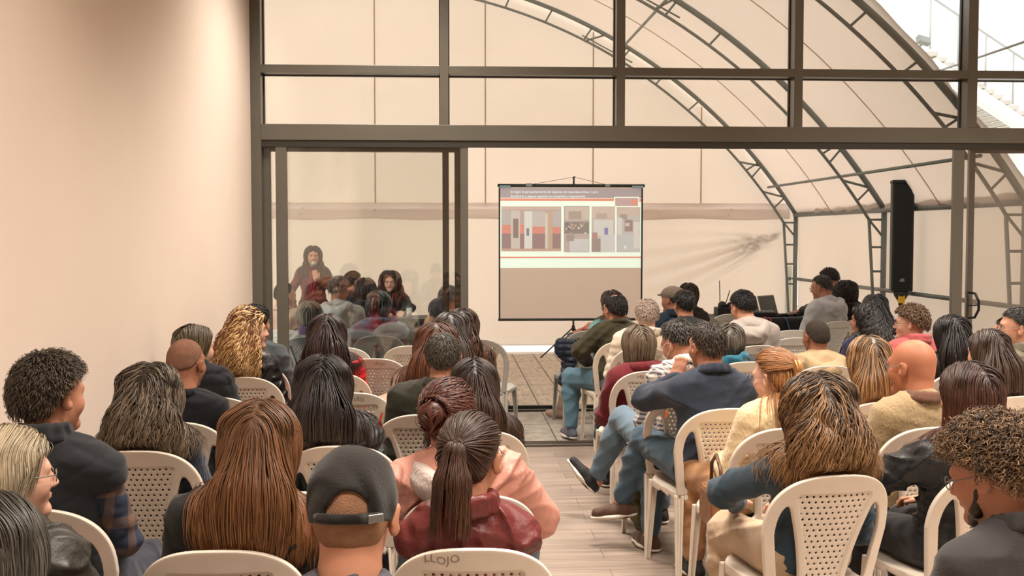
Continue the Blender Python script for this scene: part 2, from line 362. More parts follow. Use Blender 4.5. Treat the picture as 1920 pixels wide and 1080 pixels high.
for q, (px, py) in enumerate(((1731, 76), (1778, 152))):
    p = P(px, py, 19.0 if q == 0 else 13.0); r = empty('street_floodlight', p)
    tag(r, ['small grey floodlight seen through the upper right window', 'small round lamp on a bracket just outside the tent edge'][q], 'light')
    if q == 0:
        MB().box(-.12, .12, -.05, .05, -.07, .07, .01).build('lamp_head', M_steel, r, rot=(-.5, .2, .2)); MB().tube([(0, 0, -.05), (0, .3, -.1), (0, 7.2, -.1)], .02, 6).build('bracket', M_steel, r)
    else:
        MB().ball((0, 0, 0), .05, 10, (1.3, 1, .8)).build('lamp_head', mat('lamp_white', (240, 240, 235), .4), r); MB().tube([(0, 0, 0), (-.3, 0, .06), (-.5, -3.4, .0)], .014, 6).build('bracket', M_steel, r)
# ------------------------------------------------------------ projection screen
YS = 15.1
def Ps(px, py): return P(px, py, YS)
c0 = Ps(1070, 600); r = empty('projection_screen', (c0[0], YS, 0)); tag(r, 'hanging tripod projection screen showing a slide with four photos', 'projection screen')
def sx(px): return float(Ps(px, 450)[0]-c0[0])
def sz(py): return float(Ps(1070, py)[2])
M_blk = mat('screen_black', (38, 46, 42), .5); M_scr = mat('screen_cloth', (206, 186, 168), .9, .1, emit=.26)  # screen_cloth glows faintly, standing in for light on the bare lower screen
def panel(name, x0, x1, y0, y1, m, lift, parent=r, M_=None):
    return MB().box(sx(x0), sx(x1), -lift, -lift+.0012, sz(y1), sz(y0)).build(name, m, parent)
MB().box(sx(936), sx(1205), 0, .003, sz(597), sz(350)).build('screen_fabric', M_scr, r)
MB().box(sx(935), sx(938), -.004, .0, sz(597), sz(352)).build('side_border', M_blk, r)
MB().box(sx(1202), sx(1205), -.004, .0, sz(597), sz(352)).build('side_border', M_blk, r)
MB().tube([(sx(933), 0, sz(348)), (sx(1208), 0, sz(348))], .022, 10).build('top_case', M_blk, r)
for a_, b_ in ((937, 957), (1184, 1205)): MB().box(sx(a_), sx(b_), -.03, -.02, sz(352.5), sz(348)).build('case_label', mat('steel_lab', (140, 170, 180), .4), r)
MB().tube([(sx(934), 0, sz(599)), (sx(1206), 0, sz(599))], .018, 10).build('bottom_bar', M_blk, r)
hk = sx(1076)
MB().tube([(hk-.001, 0, sz(348)), (hk, 0, sz(331))], .008, 6).tube([(hk-.02, 0, sz(334)), (hk+.02, 0, sz(331))], .006, 6).build('hook', M_blk, r)
MB().tube([(sx(990), 0, sz(347)), (hk, 0, sz(332)), (sx(1140), 0, sz(347))], .003, 5).build('hanging_cord', M_blk, r)
MB().box(sx(986), sx(997), -.03, -.02, sz(350), sz(344)).box(sx(1134), sx(1143), -.03, -.02, sz(350), sz(345)).build('cord_clip', mat('clip_grey', (150, 150, 145), .4), r)
E_ = .36  # slide panels emit their own colour in place of projected light
sg = mat('slide_grey', (170, 160, 160), .9, .1, emit=E_); so = mat('slide_orange', (222, 152, 132), .9, .1, emit=E_); sw = mat('slide_white', (222, 238, 222), .9, .1, emit=.5)
panel('slide_background', 938, 1202, 353, 502, sw, .002)
panel('slide_header', 938, 1202, 353, 371, sg, .0035)
panel('slide_stripe', 938, 1152, 372, 377, so, .0035); panel('slide_stripe', 1198, 1202, 372, 378, so, .0035); panel('slide_stripe', 938, 1202, 481, 484, so, .0035)
panel('slide_inset', 1151, 1198, 369, 387, mat('slide_inset_frame', (224, 232, 214), .9, .1, emit=.5), .0037)
panel('slide_inset_picture', 1153, 1196, 371, 386, mat('slide_inset', (190, 168, 164), .9, .1, emit=E_), .0045)
panel('slide_inset_picture', 1184, 1194, 374, 384, so, .0052)
def C_(c, e=E_): return mat('slide_%d_%d_%d' % c, tuple(int(.68*v+.32*w) for v, w in zip(c, (206, 194, 186))), .9, .1, emit=e)
def photo(x0, x1, y0, y1, base, items, lift=.0045):
    ph = panel('slide_photo', x0, x1, y0, y1, C_(base), lift)
    for k_, (a, b, c, d, col) in enumerate(items): 
        MB().box(sx(a), sx(b), -lift-.0008-.0003*k_, -lift, sz(d), sz(c)).build('photo_area', C_(col), ph)
photo(940, 1052, 387, 471, (178, 158, 150), [(940, 1052, 387, 393, (196, 174, 160)), (941, 1051, 422, 438, (214, 124, 108)), (941, 1051, 438, 466, (134, 108, 106)), (941, 960, 395, 422, (176, 172, 166)), (958, 975, 395, 470, (196, 192, 180)), (962, 972, 410, 446, (120, 100, 92)), (983, 998, 396, 470, (214, 222, 216)), (987, 992, 428, 442, (112, 110, 128)), (998, 1022, 396, 425, (186, 184, 180)), (1022, 1036, 396, 470, (188, 160, 132)), (1022, 1027, 400, 470, (206, 204, 190)), (1036, 1051, 396, 426, (178, 176, 172)), (940, 1052, 466, 471, (188, 152, 132))])
rr = random.Random(4)
it = [(1060, 1104, 388, 412, (196, 186, 172)), (1066, 1090, 396, 411, (160, 146, 134)), (1058, 1104, 416, 438, (120, 112, 106))]
for i in range(26):
    x = rr.uniform(1060, 1100); y = rr.uniform(417, 436); it.append((x, x+rr.uniform(1.5, 4), y, y+rr.uniform(1.5, 4), rr.choice([(214, 210, 196), (84, 74, 70), (190, 164, 120), (150, 146, 140), (206, 140, 120)])))
it += [(1068, 1104, 448, 472, (196, 204, 206)), (1062, 1076, 440, 452, (150, 136, 132))]
photo(1057, 1105, 386, 473, (178, 164, 156), it)
photo(1109, 1153, 387, 473, (190, 178, 166), [(1109, 1153, 388, 408, (198, 186, 172)), (1118, 1138, 400, 410, (178, 160, 148)), (1113, 1150, 412, 442, (206, 212, 208)), (1133, 1140, 427, 440, (120, 116, 176)), (1110, 1120, 436, 452, (166, 120, 118)), (1109, 1130, 448, 472, (140, 126, 120)), (1126, 1153, 440, 473, (202, 208, 208))])
photo(1156, 1200, 388, 473, (186, 188, 184), [(1156, 1200, 388, 404, (196, 180, 168)), (1162, 1176, 402, 411, (150, 142, 134)), (1171, 1186, 412, 434, (140, 118, 110)), (1172, 1180, 418, 424, (200, 196, 188)), (1157, 1166, 408, 440, (208, 214, 210)), (1158, 1198, 440, 472, (186, 196, 196)), (1188, 1200, 416, 466, (210, 214, 208)), (1170, 1174, 461, 466, (244, 250, 240))])
def text(body, size, m, parent, loc, rot=(math.pi/2, 0, 0), ext=.0005, sxl=1, name='lettering', align='LEFT'):
    cu = bpy.data.curves.new(name, 'FONT'); cu.body = body; cu.size = size; cu.extrude = ext; cu.align_x = align
    o = bpy.data.objects.new(name, cu); COL.objects.link(o); bpy.context.view_layer.update()
    dg = bpy.context.evaluated_depsgraph_get(); me = bpy.data.meshes.new_from_object(o.evaluated_get(dg)); bpy.data.objects.remove(o)
    q = link(name, me, parent, m); me.materials.clear(); me.materials.append(m); q.location = loc; q.rotation_euler = rot; q.scale = (sxl, 1, 1); return q
mt = mat('slide_text', (222, 226, 228), .9, .1, emit=.6)
text('Se logró el aprovechamiento del depósito de materiales sótano 1 para', .046, mt, r, (sx(957), -.0055, sz(362)), sxl=.93)
text('distribuirlo y separar espacios con propósito y organización.', .046, mt, r, (sx(957), -.0055, sz(370)), sxl=.93)
MB().tube([(hk, .035, .30), (hk, .035, sz(331))], .013, 8).build('stand_pole', M_blk, r)
MB().lathe((hk, .035, .38), [(.024, 0), (.024, .06), (.017, .08)]).build('stand_collar', M_blk, r)
for a in (math.pi*1.04, -.8, .8): MB().tube([(hk, .035, .43), (hk+math.cos(a)*.47, .035+math.sin(a)*.47, .01)], .011, 6).build('stand_leg', M_blk, r)

# ------------------------------------------------------------ column loudspeaker
YP = 11.9; pT = P(1693, 340, YP); pB = P(1693, 546, YP); zt, zb = float(pT[2]), float(pB[2])
r = empty('column_speaker', (pT[0], YP, 0), math.radians(-16)); tag(r, 'tall black column loudspeaker standing right of the laptop table', 'loudspeaker')
M_sp = mat('speaker_black', (30, 32, 31), .5, .5, bump=.1, bs=200); M_gr = mat('speaker_grille', (24, 27, 26), .65, .4, bump=.5, bs=400)
MB().box(-.115, .115, -.08, .13, zb, zt, .014).build('cabinet', M_sp, r)
MB().box(-.10, .09, -.095, -.075, zb+.03, zt-.03, .008).build('grille', M_gr, r)
MB().box(-.12, .12, -.10, .14, zt-.02, zt+.012, .005).build('top_cap', M_sp, r)
MB().box(-.02, .11, .10, .17, zt-.50, zt-.28, .01).build('rear_bracket', M_sp, r)
text('dB', .05, mat('badge', (200, 200, 196), .4), r, (-.03, -.097, zb+.11))
MB().lathe((0, 0, zb-.17), [(.022, 0), (.03, .05), (.075, .12), (.09, .17)], 12).build('socket', M_sp, r)
MB().box(-.035, .035, -.07, .0, zb-.13, zb+.0, .008).build('yellow_tag', mat('yellow_plastic', (236, 190, 40), .5), r)
MB().tube([(0, 0, zb-.1), (0, 0, .35)], .019, 10).build('pole', M_sp, r)
for a in (0.6, 2.7, 4.8): MB().tube([(0, 0, .75), (math.cos(a)*.45, math.sin(a)*.45, .015)], .014, 6).build('leg', M_sp, r)
text_m = None

# ------------------------------------------------------------ tables
def table(name, lab, x0, x1, y0, y1, h, m, skirt=True):
    cx, cy = (x0+x1)/2, (y0+y1)/2; r = empty(name, (cx, cy, 0)); tag(r, lab, 'table'); a, b = (x1-x0)/2, (y1-y0)/2
    MB().box(-a, a, -b, b, h-.025, h, .006).build('tabletop', m, r)
    for sx_ in (-1, 1):
        for sy_ in (-1, 1): MB().tube([(sx_*(a-.05), sy_*(b-.06), h-.03), (sx_*(a-.03), sy_*(b-.05), 0)], .014, 8).build('leg', M_frame2, r)
    if skirt:
        V = []; F_ = []; n = 120; per = []
        for i in range(n):
            t = i/n*4; s_ = int(t); f = t-s_
            q = [(-a+2*a*f, -b), (a, -b+2*b*f), (a-2*a*f, b), (-a, b-2*b*f)][s_]; per.append(q)
        for k_, z in enumerate((h+.006, h-.06, h-.3, h-.5, .03)):
            for i, (x, y) in enumerate(per):
                w_ = 1+.012+k_*.012*(1+.9*math.sin(i*1.35)); V.append((x*w_+.004*np.sign(x), y*w_*1.0+.012*np.sign(y)+k_*.008*math.sin(i*1.35)*np.sign(y), z))
        for k_ in range(4):
            for i in range(n): F_.append((k_*n+i, (k_+1)*n+i, (k_+1)*n+(i+1) % n, k_*n+(i+1) % n))
        me = np_mesh('tablecloth', V, F_); bm = bmesh.new(); bm.from_mesh(me); bm.verts.ensure_lookup_table(); bm.faces.new([bm.verts[i] for i in range(n)]); bm.to_mesh(me); bm.free()
        o = link('tablecloth', me, None, mat('black_cloth', (34, 35, 37), .8, .2, sheen=.3, bump=.2, bs=30)); o.location = (cx, cy, 0)
        tag(o, 'black cloth draped over the '+('laptop table' if x0 > 0 else 'panel table behind the left door glass'), 'tablecloth')
    return r
M_tt = mat('table_grey', (96, 96, 92), .5)
YT = 12.1; tx0, tx1 = float(P(1336, 590, YT)[0]), float(P(1500, 590, YT)[0])
table('folding_table', 'folding table under a black cloth carrying laptops and microphones', tx0, tx1, YT-.3, YT+.35, .80, M_tt)
YV = 12.9; vx0, vx1 = float(P(515, 590, YV)[0]), float(P(800, 590, YV)[0])
table('panel_table', 'long table behind the left door glass where the speakers sit', vx0, vx1, YV-.3, YV+.3, .745, M_tt)
M_lap = mat('laptop_grey', (150, 150, 146), .4, .5, metal=.4); M_scrn = mat('laptop_screen', (40, 52, 48), .25, .6, emit=.05)
M_key = mat('keyboard', (34, 34, 36), .6)
def laptop(px, py, Y, h, rz, lab, sc=1.0, tilt=.3):
    p = P(px, py, Y); r = empty('laptop', (p[0], Y, h), rz); tag(r, lab, 'laptop', 'laptops on the sound table')
    MB().box(-.17*sc, .17*sc, -.12*sc, .12*sc, .001, .018, .004).build('base', M_lap, r)
    MB().box(-.15*sc, .15*sc, -.02*sc, .10*sc, .018, .020).build('keyboard', M_key, r)
    l = MB().box(-.17*sc, .17*sc, -.006, .004, 0, .23*sc, .003).build('lid', M_lap, r, rot=(tilt, 0, 0), loc=(0, -.12*sc, .014))
    MB().box(-.158*sc, .158*sc, .004, .006, .014, .218*sc).build('display', M_scrn, l)
laptop(1460, 585, YT+.02, .807, math.radians(-140), 'open laptop with pale lid, the right one on the black cloth', .95)
laptop(1424, 578, YT+.22, .807, math.radians(-142), 'open laptop with pale lid, the left one further back on the black cloth', .85)
p = P(1378, 590, YT-.05); r = empty('audio_mixer', (p[0]+.35, YT-.08, .807)); tag(r, 'small black audio mixer with knobs on the laptop table', 'mixer')
MB().box(-.22, .10, -.12, .12, 0, .05, .008).build('case', M_key, r)
mb = MB()
for i in range(9):
    for j in range(4): mb.lathe((-.2+i*.033, -.09+j*.05, .05), [(.008, 0), (.007, .016)], 8)
mb.build('knobs', mat('knob_grey', (150, 150, 150), .4), r)
for i, (dx, a, lab) in enumerate(((.50, .6, 'dark handheld microphone lying nearest the table front'), (.62, 1.0, 'dark handheld microphone with green ring lying beside the mixer'), (.72, .3, 'dark handheld microphone with pale head lying by the right laptop'))):
    r = empty('microphone', (p[0]+dx, YT-.22+.03*i, .832), a); tag(r, lab, 'microphone', 'microphones on the sound table')
    MB().tube([(-.12, 0, 0), (.05, 0, 0)], [.013, .017], 10).build('handle', M_key, r); MB().ball((.075, 0, 0), .026, 12).build('grille', mat('mic_grille', (120, 125, 122), .4, .5, metal=.5), r)
    MB().tube([(.045, 0, 0), (.055, 0, 0)], [.019, .019], 10).build('ring', mat('ring%d' % i, [(60, 60, 60), (60, 140, 90), (180, 180, 180)][i], .4), r)
p = P(1347, 560, YT); r = empty('wireless_receiver', (p[0]+.02, YT, .807)); tag(r, 'black wireless receiver with two upright antennas at the table left end', 'receiver')
MB().box(-.05, .26, -.1, .1, 0, .10, .01).ball((.02, -.02, .12), .05, 10).ball((.12, .0, .11), .05, 10).ball((.2, -.03, .10), .045, 10).build('case', M_key, r)
MB().tube([(0.0, 0, .1), (-.01, 0, .40)], .005, 6).build('antenna', M_key, r); MB().tube([(.05, 0, .1), (.11, 0, .29)], .005, 6).build('antenna', M_key, r)
for (a, b, c, col, lab) in ((1470, 592, 1500, (70, 96, 130), 'blue cable hanging off the table front by the hoodie man'), (1440, 590, 1452, (190, 50, 70), 'thin red cable drooping over the black cloth')):
    q = P(a, b, YT-.36); q2 = P(c, 640, YT-.36)
    tag(MB().tube([(q[0], YT-.2, .815), (q[0]+.03, YT-.355, .80), (q[0]+.05, YT-.40, .70), (q[0]+.04, YT-.41, .5)], .006, 6).build('cable', mat('cable_%d' % a, col, .5)), lab, 'cable')
p = P(767, 580, YV-.1); 
tag(MB().lathe((p[0], YV-.1, .755), [(.028, 0), (.034, .11), (.031, .11), (.026, .012)], 18).build('water_glass', mat('drinking_glass', (225, 232, 230), .1, .7)), 'clear water glass on the table beside the seated woman', 'glass')
p = P(587, 560, YV-.3); r = empty('name_card', (p[0]-.0, YV-.2, .757), .2); tag(r, 'small white folded name card on the table below the speaker', 'card')
MB().box(-.09, .09, -.002, .002, 0, .075).build('front_face', mat('paper', (238, 236, 230), .8), r, rot=(-.3, .15, 0)); MB().box(-.05, .05, -.003, -.0025, .03, .05).build('print', mat('ink', (120, 120, 120), .8), r, rot=(-.3, .15, 0))

# ------------------------------------------------------------ SDF engine
def mk(ax, r): return np.asarray(ax, float)
def c(a, b, ra, rb=None, k=.02, sq=None, op='u'): return ('c', np.asarray(a, float), np.asarray(b, float), ra, ra if rb is None else rb, k, sq, op)
def e(cn, r, R=None, k=.02, op='u'): return ('e', np.asarray(cn, float), np.asarray(r, float), R, k, None, None, op)
def prim_eval(p, X, Y, Z):
    if p[0] == 'c':
        _, a, b, ra, rb, k, sq, op = p
        ba = b-a; px, py, pz = X-a[0], Y-a[1], Z-a[2]; f = 1.0
        if sq is not None:
            n, f = np.asarray(sq[0], float), sq[1]; g = 1/f-1
            dn = (px*n[0]+py*n[1]+pz*n[2])*g; px, py, pz = px+n[0]*dn, py+n[1]*dn, pz+n[2]*dn
            ba = ba+n*(ba@n)*g
        h = np.clip((px*ba[0]+py*ba[1]+pz*ba[2])/max(ba@ba, 1e-9), 0, 1)
        d = np.sqrt((px-ba[0]*h)**2+(py-ba[1]*h)**2+(pz-ba[2]*h)**2)-(ra+(rb-ra)*h)
        return d*min(1, f) if sq is not None else d
    _, cn, r, R, k = p[:5]
    px, py, pz = X-cn[0], Y-cn[1], Z-cn[2]
    if R is not None:
        px, py, pz = (R[0, 0]*px+R[1, 0]*py+R[2, 0]*pz, R[0, 1]*px+R[1, 1]*py+R[2, 1]*pz, R[0, 2]*px+R[1, 2]*py+R[2, 2]*pz)
    k0 = np.sqrt((px/r[0])**2+(py/r[1])**2+(pz/r[2])**2); k1 = np.sqrt((px/r[0]**2)**2+(py/r[1]**2)**2+(pz/r[2]**2)**2)
    return k0*(k0-1)/np.maximum(k1, 1e-6)
def kof(p): return p[5] if p[0] == 'c' else p[4]
def bounds(p, m=0):
    if p[0] == 'c': R_ = max(p[3], p[4])*1.0+m; return np.minimum(p[1], p[2])-R_, np.maximum(p[1], p[2])+R_
    R_ = max(p[2])+m if p[3] is not None else p[2]+m; return p[1]-R_, p[1]+R_
def comb(F, d, k, op):
    if op == 'u': h = np.maximum(k-np.abs(F-d), 0)/k; return np.minimum(F, d)-h*h*k*.25
    d = -d; h = np.maximum(k-np.abs(F-d), 0)/k; return np.maximum(F, d)+h*h*k*.25
def sdf_pts(prims, Pn):
    F = np.full(len(Pn), .5)
    for p in prims: F = comb(F, prim_eval(p, Pn[:, 0], Pn[:, 1], Pn[:, 2]), kof(p), p[7])
    return F
def field(prims, xs, ys, zs, detail=None):
    F = np.full((len(xs), len(ys), len(zs)), .5, np.float32)
    for p in prims:
        lo, hi = bounds(p, kof(p)+.03); sl = []
        for ax, l, h in ((xs, lo[0], hi[0]), (ys, lo[1], hi[1]), (zs, lo[2], hi[2])):
            i, j = np.searchsorted(ax, l), np.searchsorted(ax, h); sl.append(slice(i, j))
        if any(s_.stop <= s_.start for s_ in sl): continue
        X, Y, Z = xs[sl[0]][:, None, None], ys[sl[1]][None, :, None], zs[sl[2]][None, None, :]
        F[tuple(sl)] = comb(F[tuple(sl)], prim_eval(p, X, Y, Z), kof(p), p[7])
    if detail is not None:
        X, Y, Z = xs[:, None, None], ys[None, :, None], zs[None, None, :]
        F = np.where(np.abs(F) < .05, detail(F, X, Y, Z), F)
    return F
def snet(F, xs, ys, zs):
    S = F < 0; n = S.astype(np.int8)
    cc = sum(n[a:n.shape[0]-1+a, b:n.shape[1]-1+b, d:n.shape[2]-1+d] for a in (0, 1) for b in (0, 1) for d in (0, 1))
    mixed = (cc > 0) & (cc < 8); idx = np.full(mixed.shape, -1, np.int32); ijk = np.argwhere(mixed); idx[mixed] = np.arange(len(ijk))
    i, j, k = ijk.T; acc = np.zeros((len(ijk), 3)); cnt = np.zeros(len(ijk))
    cs = [(a, b, d) for a in (0, 1) for b in (0, 1) for d in (0, 1)]
    for A in cs:
        for ax in range(3):
            if A[ax]: continue
            B = list(A); B[ax] = 1
            fa = F[i+A[0], j+A[1], k+A[2]].astype(float); fb = F[i+B[0], j+B[1], k+B[2]].astype(float); m = (fa < 0) != (fb < 0)
            t = np.where(m, fa/np.where(fa == fb, 1, fa-fb), 0)
            pa = np.stack([xs[i+A[0]], ys[j+A[1]], zs[k+A[2]]], -1); pb = np.stack([xs[i+B[0]], ys[j+B[1]], zs[k+B[2]]], -1)
            acc += np.where(m[:, None], pa+(pb-pa)*t[:, None], 0); cnt += m
    V = acc/cnt[:, None]; Q = []
    def add(mask, sg, offs):
        ii = np.argwhere(mask); 
        if not len(ii): return
        s_ = sg[mask]; q = np.stack([idx[ii[:, 0]+o[0], ii[:, 1]+o[1], ii[:, 2]+o[2]] for o in offs], -1)
        q[s_] = q[s_][:, ::-1]; Q.append(q)
    a, b = S[:-1, 1:-1, 1:-1], S[1:, 1:-1, 1:-1]; add(a != b, ~a, ((0, 0, 0), (0, 1, 0), (0, 1, 1), (0, 0, 1)))
    a, b = S[1:-1, :-1, 1:-1], S[1:-1, 1:, 1:-1]; add(a != b, a, ((0, 0, 0), (1, 0, 0), (1, 0, 1), (0, 0, 1)))
    a, b = S[1:-1, 1:-1, :-1], S[1:-1, 1:-1, 1:]; add(a != b, ~a, ((0, 0, 0), (1, 0, 0), (1, 1, 0), (0, 1, 0)))
    return V, np.concatenate(Q)
def axis_(lo, hi, segs, coarse):
    """segs: list of (a,b,step) fine ranges"""
    out = [lo]; 
    while out[-1] < hi:
        x = out[-1]; st = coarse
        for a, b, s_ in segs:
            if a <= x < b: st = min(st, s_)
            elif x < a and x+st > a+1e-6: st = max(a-x, s_*.6)
        out.append(x+st)
    return np.array(out)
def sdf_mesh(name, prims, h, detail=None, fx=(), fy=(), fz=(), attrs=None):
    B = [bounds(p, .02) for p in prims if p[7] == 'u']; lo = np.min([b[0] for b in B], 0)-.01; hi = np.max([b[1] for b in B], 0)+.01
    ax = [axis_(lo[q], hi[q], s_, h) for q, s_ in enumerate((fx, fy, fz))]
    F = field(prims, *ax, detail); V, Q = snet(F, *ax)
    return np_mesh(name, V, Q, attrs=attrs), V

# ------------------------------------------------------------ chairs
def chair_back(slats):
    TH = .0
    us = np.arange(-.262, .263, .0028); vs = np.arange(-.01, .50, .0028); ws = np.arange(-.020, .0201, .0045)
    U, Vv, Wd = us[:, None, None], vs[None, :, None], ws[None, None, :]
    def arch(a0, a1, v0, top, n=2.7):
        a = a0+(a1-a0)*np.clip(Vv/v0, 0, 1); low = np.abs(U)-a; b = top-v0
        q = ((np.abs(U)/a1)**n+(np.maximum(Vv-v0, 0)/b)**n)**(1/n)-1; return np.where(Vv < v0, low, q*min(a1, b))
    outer = arch(.205, .238, .22, .455); inner = arch(.165, .198, .22, .400)
    pw = .088+.085*np.clip(Vv/.38, 0, 1)**1.6
    sm = lambda a, b, k=.02: np.maximum(a, b)+np.maximum(k-np.abs(a-b), 0)**2/k*.25
    opening = sm(sm(inner, pw-np.abs(U), .03), .02-Vv+0*U, .03)
    d2 = sm(outer, -opening, .008); d2 = sm(d2, -.005-Vv, .004)
    ptop = .385; panel = sm(sm(np.abs(U)-(pw-.022), Vv-ptop, .03), .02-Vv, .03)
    if slats:
        uu = np.clip(U/(pw-.02)*3.5, -3.5, 3.5); slot = np.abs(uu-np.floor(uu)-.5)-.20
        hole = sm(slot*(pw/3.5), panel+.004, .006)
    else:
        gu, gv = .0235, .0225; iu = U/gu; iv = Vv/gv; st = .5*(np.floor(iv) % 2)
        fu = (iu+st) % 1-.5; fv = iv % 1-.5
        hole = np.sqrt((fu*gu)**2+(fv*gv)**2)-.0032; hole = np.maximum(hole, panel+.010)
    d2 = np.maximum(d2, -hole)
    half = np.where(panel < 0, .0055 if not slats else .009, .0125); half = half-.006*0
    # smooth step in thickness round the panel rim
    half = .0125-(.0125-(.004 if not slats else .009))*np.clip(-panel/.006, 0, 1)
    F = sm(d2+0*Wd, np.abs(Wd)-half, .006)
    F = np.broadcast_to(F, (len(us), len(vs), len(ws))).astype(np.float32)
    F = np.pad(F, 1, constant_values=.1); ex = lambda a: np.concatenate([[2*a[0]-a[1]], a, [2*a[-1]-a[-2]]])
    V, Q = snet(F, ex(us), ex(vs), ex(ws))
    u, v, w_ = V.T
    z = .435+v*.985; y = -.195-.10*(v/.45)-.045*(v/.45)**2+w_+.75*u*u*(.5+.5*np.clip(v/.3, 0, 1))-.0
    return np_mesh('backrest', np.stack([u, y, z], -1), Q)
def chair_seat():
    us = np.arange(-.25, .2501, .009); vs = np.arange(-.24, .2501, .009); ws = np.arange(-.05, .0501, .006)
    U, Vv, Wd = us[:, None, None], vs[None, :, None], ws[None, None, :]
    a = .205+.03*np.clip((Vv+.2)/.4, 0, 1); n = 5
    q = ((np.abs(U)/a)**n+(np.abs(Vv)/.215)**n)**(1/n)-1; d2 = q*.2
    dish = .012*np.exp(-(U/.12)**2-(Vv/.14)**2)-.03*np.clip((Vv-.14)/.08, 0, 1)**2-.0
    rim = np.clip((d2+.022)/.02, 0, 1)
    lowr = -.006-.028*rim; up = .008-dish*-1*0
    F = np.maximum(d2, np.maximum(Wd+dish*1.0-.006, -(Wd+dish)+lowr))+0*U
    F = np.broadcast_to(F, (len(us), len(vs), len(ws))).astype(np.float32); F = np.pad(F, 1, constant_values=.1)
    ex = lambda a_: np.concatenate([[2*a_[0]-a_[1]], a_, [2*a_[-1]-a_[-2]]])
    V, Q = snet(F, ex(us), ex(vs), ex(ws)); V[:, 2] += .435
    return np_mesh('seat', V, Q)
def chair_leg(front, side):
    x0, y0 = (.205*side, .185) if front else (.198*side, -.185)
    x1, y1 = (.225*side, .215) if front else (.225*side, -.262)
    V = []; F_ = []
    prof = [(-1, -1), (1, -1), (1, 1), (.55, 1), (.4, -.45), (-.4, -.45), (-.55, 1), (-1, 1)]  # channel section
    for i in range(7):
        t = i/6; w_, d_ = .034-.014*t, .026-.010*t
        bx, by, bz = x0+(x1-x0)*t, y0+(y1-y0)*t, .43-.43*t
        for a, b in prof: V.append((bx+a*w_*.62, by+(b if not front else -b)*d_*.62*(1 if front else -1), bz))
    for i in range(6):
        for q in range(8): F_.append((i*8+q, i*8+(q+1) % 8, (i+1)*8+(q+1) % 8, (i+1)*8+q))
    me = np_mesh('leg', V, F_, smooth=False); bm = bmesh.new(); bm.from_mesh(me); bm.verts.ensure_lookup_table()
    bm.faces.new([bm.verts[48+q] for q in range(8)]); bm.faces.new([bm.verts[q] for q in range(7, -1, -1)]); bmesh.ops.recalc_face_normals(bm, faces=bm.faces)
    bmesh.ops.bevel(bm, geom=list(bm.edges), offset=.0015, segments=1, affect='EDGES'); bm.to_mesh(me); bm.free(); return me
M_cream = mat('cream_plastic', (226, 214, 198), .42, .45, var=.05, vs=9, bump=.03, bs=40)
M_white = mat('white_plastic', (232, 228, 218), .40, .45, var=.04, vs=9, bump=.03, bs=40)
M_greyp = mat('grey_plastic', (176, 174, 166), .42, .45, var=.05, vs=9, bump=.03, bs=40)
_bk = {False: chair_back(False), True: chair_back(True)}; _st = chair_seat()
_lg = [chair_leg(f, s_) for f in (True, False) for s_ in (-1, 1)]
PROTO = {}
def chair(x, y, rz, label, group='plastic chairs in the rows', kind='cream'):
    slats = kind == 'grey'; m = {'cream': M_cream, 'white': M_white, 'grey': M_greyp}[kind]
    r = empty('plastic_chair', (x, y, -.012 if y > YF+.15 else 0), rz); tag(r, label, 'chair', group)
    if kind not in PROTO:
        parts = []
        for nm, me in [('backrest', _bk[slats]), ('seat', _st)]+[('leg', l) for l in _lg]:
            me = me.copy(); o = link(nm, me, r, m); parts.append(o)
        PROTO[kind] = parts
    else:
        for q in PROTO[kind]: o = q.copy(); COL.objects.link(o); o.parent = r
    return r
